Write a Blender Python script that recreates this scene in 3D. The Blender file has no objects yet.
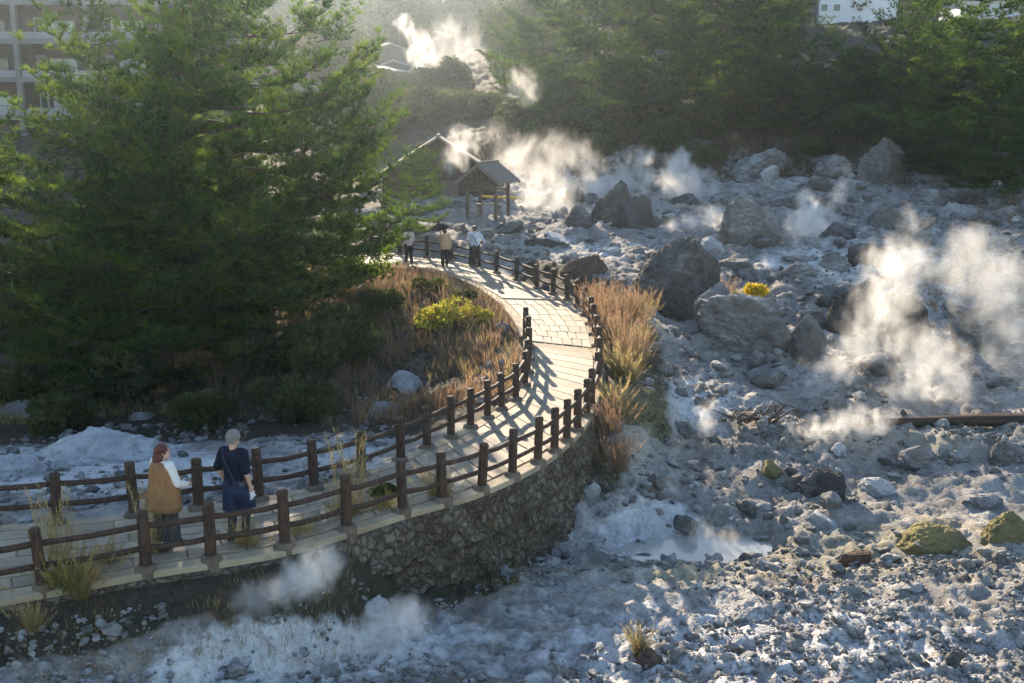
import bpy, math, random
import numpy as np
from mathutils import Vector, Matrix

R = math.radians
scn = bpy.context.scene
C = scn.collection
rng = np.random.default_rng(7)
random.seed(7)

# ------------------------------------------------------------------ camera
W_, H_ = 1024, 683
F = 1100.0
CAMH = 6.72
PITCH = math.atan(231.5 / F)
CT, ST = math.cos(PITCH), math.sin(PITCH)


def ray(px, py):
    u = (px - 512.0) / F
    v = (341.5 - py) / F
    return np.array([u, CT + v * ST, -ST + v * CT])


def at_d(px, py, d):
    """the place that is d metres ahead of the viewer and seen at px, py"""
    r = ray(px, py)
    return np.array([0, 0, CAMH]) + r * (d / r[1])


def at_z(px, py, z):
    r = ray(px, py)
    return np.array([0, 0, CAMH]) + r * ((z - CAMH) / r[2])


cd = bpy.data.cameras.new('camera')
cam = bpy.data.objects.new('camera', cd)
C.objects.link(cam)
cd.sensor_width = 36.0
cd.lens = F * 36.0 / W_
cd.clip_start = 0.2
cd.clip_end = 3000
cam.location = (0, 0, CAMH)
cam.rotation_euler = (R(90) - PITCH, 0, 0)
scn.camera = cam

# ------------------------------------------------------------------ noise


def _h(ix, iy, iz, seed):
    n = (ix.astype(np.int64) * 374761393 + iy.astype(np.int64) * 668265263 + iz.astype(np.int64) * 2147483647 + seed * 974711) & 0xFFFFFFFF
    n = ((n ^ (n >> 13)) * 1274126177) & 0xFFFFFFFF
    n = n ^ (n >> 16)
    return (n & 0xFFFFFF) / float(0xFFFFFF)


def vnoise(p, seed=0):
    f = np.floor(p)
    t = p - f
    t = t * t * t * (t * (t * 6 - 15) + 10)
    i = f.astype(np.int64)
    out = 0
    for dx in (0, 1):
        wx = t[:, 0] if dx else 1 - t[:, 0]
        for dy in (0, 1):
            wy = t[:, 1] if dy else 1 - t[:, 1]
            for dz in (0, 1):
                wz = t[:, 2] if dz else 1 - t[:, 2]
                out = out + wx * wy * wz * _h(i[:, 0] + dx, i[:, 1] + dy, i[:, 2] + dz, seed)
    return out * 2 - 1


def fbm(p, oct=4, seed=0, gain=0.5, ridged=False):
    s = 0
    a = 1.0
    tot = 0
    q = p.copy()
    for k in range(oct):
        n = vnoise(q, seed + k * 17)
        if ridged:
            n = 1 - 2 * np.abs(n)
        s = s + a * n
        tot += a
        a *= gain
        q = q * 2.03 + 11.3
    return s / tot


def sstep(a, b, x):
    t = np.clip((x - a) / (b - a), 0, 1)
    return t * t * (3 - 2 * t)


# ------------------------------------------------------------------ object helpers


def tag(o, label=None, cat=None, group=None, kind=None):
    if label:
        o['label'] = label
    if cat:
        o['category'] = cat
    if group:
        o['group'] = group
    if kind:
        o['kind'] = kind
    return o


def make_mesh(name, V, Fc, mats, smooth=True, attrs=None, midx=None):
    V = np.asarray(V, dtype=np.float32)
    me = bpy.data.meshes.new(name)
    if isinstance(Fc, np.ndarray):
        n, k = Fc.shape
        me.vertices.add(len(V))
        me.vertices.foreach_set('co', V.ravel())
        me.loops.add(n * k)
        me.loops.foreach_set('vertex_index', Fc.astype(np.int32).ravel())
        me.polygons.add(n)
        me.polygons.foreach_set('loop_start', np.arange(0, n * k, k, dtype=np.int32))
        try:
            me.polygons.foreach_set('loop_total', np.full(n, k, dtype=np.int32))
        except Exception:
            pass
        me.update(calc_edges=True)
        me.validate()
    else:
        me.from_pydata([tuple(map(float, v)) for v in V], [], [tuple(map(int, f)) for f in Fc])
        me.update()
    if attrs:
        for k, a in attrs.items():
            a = np.asarray(a, dtype=np.float32)
            at = me.attributes.new(k, 'FLOAT', 'POINT')
            at.data.foreach_set('value', a)
    me.polygons.foreach_set('use_smooth', np.full(len(me.polygons), smooth, dtype=bool))
    for m in (mats if isinstance(mats, (list, tuple)) else [mats]):
        me.materials.append(m)
    if midx is not None:
        me.polygons.foreach_set('material_index', np.asarray(midx, dtype=np.int32))
    return me


def link(name, me, parent=None, loc=(0, 0, 0), rz=0.0, scale=None):
    o = bpy.data.objects.new(name, me)
    C.objects.link(o)
    o.location = loc
    o.rotation_euler = (0, 0, rz)
    if scale is not None:
        o.scale = (scale,) * 3 if np.isscalar(scale) else scale
    if parent is not None:
        o.parent = parent
    return o


def empty(name, loc=(0, 0, 0), rz=0.0):
    return link(name, None, None, loc, rz)


class MB:
    """collects simple shapes into one mesh"""

    def __init__(self):
        self.v = []
        self.f = []
        self.m = []
        self.n = 0

    def add(self, V, Fc, m=0):
        self.v.append(np.asarray(V, dtype=float))
        for f in Fc:
            self.f.append([int(i) + self.n for i in f])
            self.m.append(m)
        self.n += len(V)

    def box(self, c, s, rz=0.0, m=0, rot=None, bev=0.0):
        c = np.asarray(c, float)
        hx, hy, hz = np.asarray(s, float) / 2
        b = min(bev, hx * .9, hy * .9, hz * .9)
        if b <= 0:
            V = np.array([(x, y, z) for x in (-hx, hx) for y in (-hy, hy) for z in (-hz, hz)])
            Fc = [(0, 1, 3, 2), (4, 6, 7, 5), (0, 4, 5, 1), (2, 3, 7, 6), (0, 2, 6, 4), (1, 5, 7, 3)]
        else:
            ring = [(-hx + b, -hy), (hx - b, -hy), (hx, -hy + b), (hx, hy - b), (hx - b, hy), (-hx + b, hy), (-hx, hy - b), (-hx, -hy + b)]
            sc = lambda k, z: [(x * k[0], y * k[1], z) for x, y in ring]
            ki = ((hx - b) / hx, (hy - b) / hy)
            V = np.array(sc(ki, -hz) + sc((1, 1), -hz + b) + sc((1, 1), hz - b) + sc(ki, hz))
            Fc = []
            for L in range(3):
                for i in range(8):
                    j = (i + 1) % 8
                    Fc.append((L * 8 + i, L * 8 + j, L * 8 + 8 + j, L * 8 + 8 + i))
            Fc += [tuple(range(7, -1, -1)), tuple(range(24, 32))]
        if rot is not None:
            V = V @ np.array(rot).T
        if rz:
            cz, sz = math.cos(rz), math.sin(rz)
            V = V @ np.array([[cz, sz, 0], [-sz, cz, 0], [0, 0, 1]])
        self.add(V + c, Fc, m)

    def tube(self, P, rad, seg=10, m=0, cap=True, sec=None, jit=0.0):
        """loft round (or sec=(a,b) elliptical) rings along P; rad is a number or a list"""
        P = np.asarray(P, float)
        n = len(P)
        rad = np.full(n, rad) if np.isscalar(rad) else np.asarray(rad, float)
        T = np.gradient(P, axis=0)
        T /= np.linalg.norm(T, axis=1)[:, None] + 1e-9
        a = np.array([1.0, 0, 0])
        if abs(T[0][0]) > 0.8:
            a = np.array([0, 1.0, 0])
        V = []
        for i in range(n):
            s = a - T[i] * (a @ T[i])
            s /= np.linalg.norm(s) + 1e-9
            u = np.cross(T[i], s)
            a = s
            for k in range(seg):
                th = 2 * math.pi * k / seg
                ra = rad[i] * (1 + (jit * (random.random() - .5) if jit else 0))
                e0, e1 = (1, 1) if sec is None else sec[i]
                V.append(P[i] + ra * (e0 * math.cos(th) * s + e1 * math.sin(th) * u))
        Fc = []
        for i in range(n - 1):
            for k in range(seg):
                j = (k + 1) % seg
                Fc.append((i * seg + k, i * seg + j, (i + 1) * seg + j, (i + 1) * seg + k))
        if cap:
            Fc.append(tuple(range(seg - 1, -1, -1)))
            Fc.append(tuple(range((n - 1) * seg, n * seg)))
        self.add(V, Fc, m)

    def ball(self, c, r, seg=14, rings=9, m=0):
        r = np.asarray(r if not np.isscalar(r) else (r, r, r), float)
        V = [(0, 0, -1)]
        for i in range(1, rings):
            ph = -math.pi / 2 + math.pi * i / rings
            for k in range(seg):
                th = 2 * math.pi * k / seg
                V.append((math.cos(ph) * math.cos(th), math.cos(ph) * math.sin(th), math.sin(ph)))
        V.append((0, 0, 1))
        Fc = [(0, 1 + (k + 1) % seg, 1 + k) for k in range(seg)]
        for i in range(rings - 2):
            for k in range(seg):
                j = (k + 1) % seg
                Fc.append((1 + i * seg + k, 1 + i * seg + j, 1 + (i + 1) * seg + j, 1 + (i + 1) * seg + k))
        L = 1 + (rings - 2) * seg
        Fc += [(L + k, L + (k + 1) % seg, len(V) - 1) for k in range(seg)]
        self.add(np.array(V) * r + np.asarray(c, float), Fc, m)

    def build(self, name, mats, parent=None, smooth=False, loc=(0, 0, 0), rz=0.0):
        me = make_mesh(name, np.concatenate(self.v), self.f, mats, smooth, None, self.m)
        return link(name, me, parent, loc, rz)


# ------------------------------------------------------------------ materials


class NT:
    def __init__(self, name):
        self.mat = bpy.data.materials.new(name)
        self.mat.use_nodes = True
        self.t = self.mat.node_tree
        self.t.nodes.clear()
        self.out = self.n('ShaderNodeOutputMaterial')

    def n(self, typ, **kw):
        nd = self.t.nodes.new(typ)
        for k, v in kw.items():
            setattr(nd, k, v)
        return nd

    def L(self, a, b):
        self.t.links.new(a, b)

    def pos(self, obj=False):
        if obj:
            return self.n('ShaderNodeTexCoord').outputs['Object']
        return self.n('ShaderNodeNewGeometry').outputs['Position']

    def noise(self, vec, scale, detail=5, rough=0.55, dist=0.0, typ=None):
        nd = self.n('ShaderNodeTexNoise')
        if typ:
            nd.noise_type = typ
        self.L(vec, nd.inputs['Vector'])
        nd.inputs['Scale'].default_value = scale
        nd.inputs['Detail'].default_value = detail
        nd.inputs['Roughness'].default_value = rough
        nd.inputs['Distortion'].default_value = dist
        return nd.outputs['Fac']

    def vor(self, vec, scale, feature='F1'):
        nd = self.n('ShaderNodeTexVoronoi', feature=feature)
        self.L(vec, nd.inputs['Vector'])
        nd.inputs['Scale'].default_value = scale
        return nd

    def ramp(self, fac, stops):
        nd = self.n('ShaderNodeValToRGB')
        el = nd.color_ramp.elements
        while len(el) < len(stops):
            el.new(0.5)
        for e, (p, c) in zip(el, stops):
            e.position = p
            e.color = (c, c, c, 1) if np.isscalar(c) else (*c, 1)
        self.L(fac, nd.inputs['Fac'])
        return nd.outputs['Color']

    def mix(self, a, b, fac):
        nd = self.n('ShaderNodeMix', data_type='RGBA')
        for s, v in ((nd.inputs['Factor'], fac), (nd.inputs['A'], a), (nd.inputs['B'], b)):
            if isinstance(v, (int, float)):
                s.default_value = v
            elif isinstance(v, tuple):
                s.default_value = (*v, 1)
            else:
                self.L(v, s)
        # colour sockets are the third pair
        A = [s for s in nd.inputs if s.name == 'A' and s.type == 'RGBA'][0]
        B = [s for s in nd.inputs if s.name == 'B' and s.type == 'RGBA'][0]
        Fs = [s for s in nd.inputs if s.name == 'Factor' and s.type == 'VALUE'][0]
        for s, v in ((Fs, fac), (A, a), (B, b)):
            if isinstance(v, (int, float)):
                s.default_value = v
            elif isinstance(v, tuple):
                s.default_value = (*v, 1)
            else:
                self.L(v, s)
        return [s for s in nd.outputs if s.type == 'RGBA'][0]

    def math(self, op, a, b=None, clamp=False):
        nd = self.n('ShaderNodeMath', operation=op, use_clamp=clamp)
        for s, v in ((nd.inputs[0], a), (nd.inputs[1], b)):
            if v is None:
                continue
            if isinstance(v, (int, float)):
                s.default_value = v
            else:
                self.L(v, s)
        return nd.outputs[0]

    def attr(self, name):
        return self.n('ShaderNodeAttribute', attribute_name=name).outputs['Fac']

    def objrand(self):
        return self.n('ShaderNodeObjectInfo').outputs['Random']

    def bump(self, h, strength=0.5, dist=0.05, normal=None):
        nd = self.n('ShaderNodeBump')
        nd.inputs['Strength'].default_value = strength
        nd.inputs['Distance'].default_value = dist
        self.L(h, nd.inputs['Height'])
        if normal is not None:
            self.L(normal, nd.inputs['Normal'])
        return nd.outputs['Normal']

    def princ(self, col, rough=0.85, normal=None, spec=0.3, metal=0.0):
        b = self.n('ShaderNodeBsdfPrincipled')
        if isinstance(col, tuple):
            b.inputs['Base Color'].default_value = (*col, 1)
        else:
            self.L(col, b.inputs['Base Color'])
        if isinstance(rough, (int, float)):
            b.inputs['Roughness'].default_value = rough
        else:
            self.L(rough, b.inputs['Roughness'])
        b.inputs['Specular IOR Level'].default_value = spec
        b.inputs['Metallic'].default_value = metal
        if normal is not None:
            self.L(normal, b.inputs['Normal'])
        self.L(b.outputs[0], self.out.inputs['Surface'])
        return b


def m_rock(name, dark, mid, pale, stain, sc=1.0, pale_lo=0.5, tint=False, crk=.35):
    t = NT(name)
    p = t.pos()
    n1 = t.noise(p, 0.7 * sc, 6, 0.6, 0.4)
    n2 = t.noise(p, 3.5 * sc, 6, 0.65)
    n3 = t.noise(p, 14 * sc, 4, 0.6)
    col = t.mix(dark, mid, t.ramp(n2, [(0.3, 0), (0.68, 1)]))
    sep = t.n('ShaderNodeSeparateXYZ')
    g = t.n('ShaderNodeNewGeometry')
    t.L(g.outputs['Normal'], sep.inputs[0])
    # mineral crust settles on the upward faces
    up = t.math('MULTIPLY', t.ramp(sep.outputs['Z'], [(0.15, 0.15), (0.8, 1)]), t.ramp(n1, [(pale_lo - .12, 0), (pale_lo + .12, 1)]))
    col = t.mix(col, pale, up)
    col = t.mix(col, stain, t.math('MULTIPLY', t.ramp(t.noise(p, 1.1 * sc, 5, 0.7, 0.8), [(0.55, 0), (0.72, 1)]), 0.7))
    col = t.mix(col, (0.06, 0.055, 0.05), t.math('MULTIPLY', t.ramp(n3, [(0.58, 0), (0.75, 1)]), 0.5))
    wv = t.n('ShaderNodeVectorMath', operation='ADD')
    t.L(p, wv.inputs[0])
    nn = t.n('ShaderNodeTexNoise')
    t.L(p, nn.inputs['Vector'])
    nn.inputs['Scale'].default_value = 1.1 * sc
    nn.inputs['Detail'].default_value = 5
    t.L(nn.outputs['Color'], wv.inputs[1])
    ck = t.vor(wv.outputs[0], 0.9 * sc, 'DISTANCE_TO_EDGE').outputs['Distance']
    crack = t.ramp(ck, [(0.0, 0), (0.022, 1)])
    col = t.mix(tuple(np.array(dark) * .45), col, t.math('ADD', t.math('MULTIPLY', crack, crk), 1 - crk))
    if tint:
        a = t.attr('tint')
        col = t.mix(tuple(np.array(dark) * .6), col, t.math('ADD', t.math('MULTIPLY', a, .45), .55))
    h = t.math('ADD', t.math('ADD', t.math('MULTIPLY', n3, 0.5), n2), t.math('MULTIPLY', crack, .25 * crk))
    t.princ(col, 0.92, t.bump(h, 1.0, 0.16), 0.2)
    return t.mat


M = {}
M['rock'] = m_rock('grey_rock', (0.09, 0.086, 0.082), (0.23, 0.22, 0.21), (0.44, 0.43, 0.42), (0.24, 0.17, 0.10))
M['rock_dark'] = m_rock('dark_rock', (0.05, 0.048, 0.048), (0.125, 0.118, 0.112), (0.29, 0.285, 0.28), (0.20, 0.13, 0.08), 1, 0.56)
M['rock_pale'] = m_rock('pale_rock', (0.22, 0.22, 0.22), (0.40, 0.40, 0.40), (0.62, 0.62, 0.63), (0.34, 0.27, 0.16), 1, 0.45, False, .12)
M['sinter'] = m_rock('sinter_crust', (0.30, 0.30, 0.31), (0.52, 0.52, 0.54), (0.74, 0.74, 0.76), (0.40, 0.36, 0.28), 1.5, 0.42, False, 0.0)
M['rock_brown'] = m_rock('brown_rock', (0.08, 0.055, 0.04), (0.18, 0.12, 0.085), (0.26, 0.2, 0.16), (0.25, 0.12, 0.06), 1, 0.6)
M['stone_a'] = m_rock('grey_stone', (0.12, 0.115, 0.108), (0.32, 0.305, 0.285), (0.46, 0.45, 0.435), (0.24, 0.17, 0.10), 2.0, .5, True)
M['stone_b'] = m_rock('crusted_stone', (0.24, 0.23, 0.22), (0.50, 0.485, 0.465), (0.70, 0.69, 0.67), (0.3, 0.24, 0.15), 2.0, .45, True)
M['rock_moss'] = m_rock('mossy_rock', (0.14, 0.125, 0.08), (0.31, 0.265, 0.13), (0.40, 0.34, 0.14), (0.40, 0.29, 0.06), 1.5, 0.5, False, .1)


def m_ground():
    t = NT('volcanic_ground')
    p = t.pos()
    n1 = t.noise(p, 0.35, 6, 0.6, 0.5)
    n2 = t.noise(p, 2.2, 7, 0.68)
    n3 = t.noise(p, 11, 5, 0.65)
    n4 = t.noise(p, 38, 3, 0.6)
    grey = t.mix((0.16, 0.147, 0.13), (0.41, 0.385, 0.355), t.ramp(n2, [(0.33, 0), (0.66, 1)]))
    grey = t.mix(grey, (0.60, 0.575, 0.545), t.math('MULTIPLY', t.ramp(n1, [(0.47, 0), (0.62, 1)]), t.ramp(n3, [(0.4, 0), (0.62, 1)])))
    grey = t.mix(grey, (0.08, 0.075, 0.07), t.math('MULTIPLY', t.ramp(n3, [(0.54, 0), (0.68, 1)]), 0.7))
    grey = t.mix(grey, (0.30, 0.235, 0.15), t.math('MULTIPLY', t.ramp(t.noise(p, 0.55, 5, 0.65, 1.0), [(0.55, 0), (0.72, 1)]), 0.55))
    sint = t.mix((0.44, 0.435, 0.435), (0.72, 0.71, 0.70), t.ramp(t.math('ADD', t.math('MULTIPLY', n3, .5), t.math('MULTIPLY', n2, .5)), [(0.38, 0), (0.6, 1)]))
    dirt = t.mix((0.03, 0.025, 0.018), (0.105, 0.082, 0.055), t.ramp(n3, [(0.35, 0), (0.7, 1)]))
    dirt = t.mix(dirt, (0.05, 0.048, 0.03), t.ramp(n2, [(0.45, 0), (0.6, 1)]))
    s = t.math('ADD', t.attr('sinter'), t.math('MULTIPLY', t.math('SUBTRACT', n2, 0.5), 0.9))
    col = t.mix(grey, sint, t.ramp(s, [(0.42, 0), (0.62, 1)]))
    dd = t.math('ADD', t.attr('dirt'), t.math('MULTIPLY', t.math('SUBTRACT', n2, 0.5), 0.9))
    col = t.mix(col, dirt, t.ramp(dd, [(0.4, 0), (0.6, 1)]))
    rs = t.math('MULTIPLY', t.ramp(t.noise(p, 0.9, 6, 0.7, 1.2), [(0.56, 0), (0.68, 1)]), .6)
    col = t.mix(col, (0.21, 0.12, 0.065), rs)
    yy = t.math('MULTIPLY', t.attr('sulphur'), t.ramp(n3, [(0.35, 0), (0.6, 1)]))
    col = t.mix(col, (0.5, 0.44, 0.2), t.math('MULTIPLY', yy, 0.7))
    h = t.math('ADD', t.math('ADD', n3, t.math('MULTIPLY', n2, 1.2)), t.math('MULTIPLY', n4, 0.35))
    rough = t.mix(0.95, 0.35, t.attr('wet')) if False else 0.9
    t.princ(col, rough, t.bump(h, 0.9, 0.10), 0.25)
    return t.mat


M['ground'] = m_ground()


def m_plain(name, col, rough=0.8, var=0.25, sc=6.0, bump=0.2, spec=0.3, metal=0.0, obj=False):
    t = NT(name)
    p = t.pos(obj)
    n = t.noise(p, sc, 5, 0.6)
    c = np.array(col)
    cc = t.mix(tuple(c * (1 - var)), tuple(np.minimum(c * (1 + var), 0.9)), t.ramp(n, [(0.3, 0), (0.7, 1)]))
    t.princ(cc, rough, t.bump(t.noise(p, sc * 5, 4, 0.6), bump, 0.01) if bump else None, spec, metal)
    return t.mat


M['concrete'] = m_plain('weathered_concrete', (0.36, 0.31, 0.25), 0.9, 0.3, 1.6, 0.4)


def m_path():
    t = NT('path_concrete')
    p = t.pos()
    n1 = t.noise(p, 1.1, 6, 0.6)
    n2 = t.noise(p, 9, 5, 0.65)
    col = t.mix((0.24, 0.19, 0.125), (0.42, 0.34, 0.235), t.ramp(n1, [(0.3, 0), (0.65, 1)]))
    col = t.mix(col, (0.16, 0.135, 0.10), t.math('MULTIPLY', t.ramp(n2, [(0.55, 0), (0.75, 1)]), 0.6))
    t.princ(col, 0.85, t.bump(n2, 0.5, 0.02), 0.3)
    return t.mat


M['path'] = m_path()


def m_flag():
    t = NT('flagstone')
    p = t.pos()
    n1 = t.noise(p, 3.0, 6, 0.6)
    n2 = t.noise(p, 22, 4, 0.65)
    a = t.attr('tint')
    col = t.mix((0.24, 0.19, 0.13), (0.42, 0.345, 0.25), a)
    col = t.mix(col, (0.20, 0.18, 0.15), t.math('MULTIPLY', t.ramp(n1, [(0.48, 0), (0.7, 1)]), 0.7))
    t.princ(col, 0.75, t.bump(n2, 0.4, 0.01), 0.35)
    return t.mat


M['flag'] = m_flag()


def m_wall():
    t = NT('rubble_masonry')
    p = t.pos()
    wv = t.n('ShaderNodeVectorMath', operation='MULTIPLY_ADD')
    nn = t.n('ShaderNodeTexNoise')
    t.L(p, nn.inputs['Vector'])
    nn.inputs['Scale'].default_value = 4.0
    nn.inputs['Detail'].default_value = 4
    t.L(nn.outputs['Color'], wv.inputs[0])
    wv.inputs[1].default_value = (.28, .28, .28)
    t.L(p, wv.inputs[2])
    v = t.vor(wv.outputs[0], 5.8)
    e = t.vor(wv.outputs[0], 5.8, 'DISTANCE_TO_EDGE')
    n2 = t.noise(p, 6, 6, 0.65)
    sepc = t.n('ShaderNodeSeparateColor')
    t.L(v.outputs['Color'], sepc.inputs[0])
    col = t.mix((0.085, 0.07, 0.053), (0.22, 0.185, 0.145), sepc.outputs[0])
    col = t.mix(col, (0.34, 0.32, 0.29), t.math('MULTIPLY', t.ramp(n2, [(0.54, 0), (0.7, 1)]), 0.5))
    col = t.mix((0.06, 0.05, 0.04), col, t.ramp(e.outputs['Distance'], [(0.0, .25), (0.10, 1)]))
    col = t.mix(col, (0.075, 0.058, 0.038), t.math('MULTIPLY', t.ramp(t.noise(p, 1.3, 5, .65, .6), [(.42, 0), (.62, 1)]), .75))
    h = t.math('ADD', t.ramp(e.outputs['Distance'], [(0, 0), (0.2, 1)]), t.math('MULTIPLY', n2, 0.6))
    t.princ(col, 0.95, t.bump(h, 0.9, 0.06), 0.15)
    return t.mat


M['wall'] = m_wall()


def m_wood(name, a, b, sc=1.0, rough=0.75):
    t = NT(name)
    p = t.pos()
    mp = t.n('ShaderNodeMapping')
    mp.inputs['Scale'].default_value = (9 * sc, 9 * sc, 2.2 * sc)
    t.L(p, mp.inputs['Vector'])
    n = t.noise(mp.outputs[0], 2.0, 6, 0.65, 0.3)
    n2 = t.noise(p, 25, 4, 0.6)
    col = t.mix(a, b, t.ramp(n, [(0.35, 0), (0.7, 1)]))
    col = t.mix(col, tuple(np.array(b) * 1.7), t.math('MULTIPLY', t.ramp(n2, [(0.6, 0), (0.78, 1)]), 0.5))
    t.princ(col, rough, t.bump(t.math('ADD', n, t.math('MULTIPLY', n2, .4)), 0.6, 0.015), 0.3)
    return t.mat


M['fence'] = m_wood('dark_brown_timber', (0.028, 0.018, 0.013), (0.098, 0.06, 0.042), 1.3)
M['footing'] = m_plain('stained_footing', (0.15, 0.115, 0.085), 0.9, 0.35, 5, 0.5)
M['oldwood'] = m_wood('grey_weathered_timber', (0.06, 0.046, 0.036), (0.17, 0.13, 0.10))
M['shingle'] = m_wood('silvered_roof_boards', (0.12, 0.10, 0.085), (0.26, 0.225, 0.19), 1.0, 0.95)
M['yellow'] = m_plain('yellow_paint', (0.75, 0.50, 0.03), 0.5, 0.1, 5, 0.0)
M['bark'] = m_wood('pine_bark', (0.03, 0.021, 0.016), (0.08, 0.05, 0.034), 0.7)


def m_leaf(name, stops, trans=0.45, tcol=(0.25, 0.30, 0.06), gloss=0.06):
    t = NT(name)
    a = t.attr('tint')
    col = t.ramp(a, stops)
    d = t.n('ShaderNodeBsdfDiffuse')
    t.L(col, d.inputs['Color'])
    tr = t.n('ShaderNodeBsdfTranslucent')
    t.L(t.mix(col, tcol, 0.45), tr.inputs['Color'])
    mx = t.n('ShaderNodeMixShader')
    t.L(t.math('ADD', t.math('MULTIPLY', a, trans), trans * .45), mx.inputs[0])
    t.L(d.outputs[0], mx.inputs[1])
    t.L(tr.outputs[0], mx.inputs[2])
    g = t.n('ShaderNodeBsdfGlossy')
    g.inputs['Roughness'].default_value = 0.45
    g.inputs['Color'].default_value = (0.5, 0.5, 0.45, 1)
    m2 = t.n('ShaderNodeMixShader')
    m2.inputs[0].default_value = gloss
    t.L(mx.outputs[0], m2.inputs[1])
    t.L(g.outputs[0], m2.inputs[2])
    t.L(m2.outputs[0], t.out.inputs['Surface'])
    return t.mat


M['needle'] = m_leaf('pine_needles', [(0, (0.006, 0.030, 0.014)), (0.55, (0.020, 0.068, 0.020)), (0.93, (0.085, 0.14, 0.022)), (1.0, (0.12, 0.085, 0.025))], 0.46, (0.20, 0.32, 0.025), 0.015)
M['leaf'] = m_leaf('broad_leaves', [(0, (0.014, 0.026, 0.010)), (0.6, (0.036, 0.055, 0.018)), (1, (0.10, 0.10, 0.03))], 0.35)
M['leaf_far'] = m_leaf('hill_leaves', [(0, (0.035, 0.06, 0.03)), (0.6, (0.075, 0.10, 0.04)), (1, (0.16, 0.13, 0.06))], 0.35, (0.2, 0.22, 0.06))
M['leaf_yellow'] = m_leaf('yellow_leaves', [(0, (0.13, 0.17, 0.03)), (0.5, (0.30, 0.31, 0.05)), (1, (0.55, 0.48, 0.07))], 0.45, (0.6, 0.5, 0.05))
M['leaf_gold'] = m_leaf('gold_leaves', [(0, (0.4, 0.30, 0.02)), (1, (0.75, 0.55, 0.03))], 0.45, (0.8, 0.6, 0.05))
M['grass_red'] = m_leaf('russet_dry_grass', [(0, (0.08, 0.055, 0.035)), (0.5, (0.20, 0.13, 0.08)), (1, (0.42, 0.29, 0.19))], 0.4, (0.5, 0.30, 0.16))
M['grass_tan'] = m_leaf('straw_dry_grass', [(0, (0.10, 0.085, 0.04)), (0.6, (0.28, 0.22, 0.10)), (1, (0.48, 0.38, 0.2))], 0.45, (0.6, 0.45, 0.18))
M['brush'] = m_leaf('brown_brush', [(0, (0.05, 0.04, 0.028)), (0.6, (0.11, 0.08, 0.05)), (1, (0.2, 0.13, 0.08))], 0.3, (0.2, 0.14, 0.08))
M['grass_green'] = m_leaf('yellow_green_grass', [(0, (0.06, 0.08, 0.02)), (0.5, (0.17, 0.17, 0.045)), (1, (0.40, 0.29, 0.10))], 0.45, (0.5, 0.4, 0.1))

# ------------------------------------------------------------------ the path's course
# (outer edge pixel, inner edge pixel, height)
PAIRS = [
    ((-330, 655), (-330, 552), 0.0), ((-150, 624), (-150, 536), 0.0), ((0, 600), (0, 525), 0.0), ((147, 573), (134, 513), 0.0),
    ((287, 550), (258, 497), 0.0), ((402, 515), (359, 474), -0.1), ((482, 492), (425, 446), -0.22),
    ((538, 466), (468, 426), -0.3), ((567, 445), (499, 408), -0.32), ((588, 422), (518, 393), -0.31),
    ((601, 390), (525, 370), -0.27), ((602, 354), (524, 344), -0.16), ((592, 320), (512, 318), 0.0),
    ((571, 300), (493, 298), 0.12), ((541, 289), (470, 284), 0.22), ((499, 273), (445, 274), 0.34),
    ((452, 261), (420, 269), 0.4), ((400, 254), (385, 266), 0.42), ((330, 249), (330, 262), 0.45)]


def catmull(A, per=24):
    A = np.asarray(A, float)
    Q = np.vstack([2 * A[0] - A[1], A, 2 * A[-1] - A[-2]])
    out = []
    for i in range(1, len(Q) - 2):
        for k in range(per):
            t = k / per
            p0, p1, p2, p3 = Q[i - 1:i + 3]
            out.append(0.5 * (2 * p1 + (p2 - p0) * t + (2 * p0 - 5 * p1 + 4 * p2 - p3) * t * t + (3 * p1 - p0 - 3 * p2 + p3) * t ** 3))
    out.append(A[-1])
    return np.array(out)


PER = 24
OUT = catmull([at_z(*o, z) for o, i, z in PAIRS], PER)
INN = catmull([at_z(*i, z) for o, i, z in PAIRS], PER)
SP = np.linspace(0, len(PAIRS) - 1, len(OUT))          # parameter in units of pairs
CEN = (OUT + INN) / 2
HWV = (OUT - INN) / 2
HW = np.linalg.norm(HWV[:, :2], axis=1)
ARC = np.concatenate([[0], np.cumsum(np.linalg.norm(np.diff(CEN[:, :2], axis=0), axis=1))])


def edge_normals(E, ref):
    T_ = np.gradient(E[:, :2], axis=0)
    n = np.stack([T_[:, 1], -T_[:, 0]], -1)
    n /= np.linalg.norm(n, axis=1)[:, None] + 1e-9
    sg = np.sign((n * ref[:, :2]).sum(1))
    return n * np.where(sg == 0, 1, sg)[:, None]


N_OUT = edge_normals(OUT, HWV)
N_INN = edge_normals(INN, -HWV)


def path_pt(s, w):
    """s: pair parameter, w: -1 inner .. 1 outer"""
    s = np.asarray(s, float)
    c = np.stack([np.interp(s, SP, CEN[:, k]) for k in range(3)], -1)
    h = np.stack([np.interp(s, SP, HWV[:, k]) for k in range(3)], -1)
    return c + h * np.asarray(w)[..., None]


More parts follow.
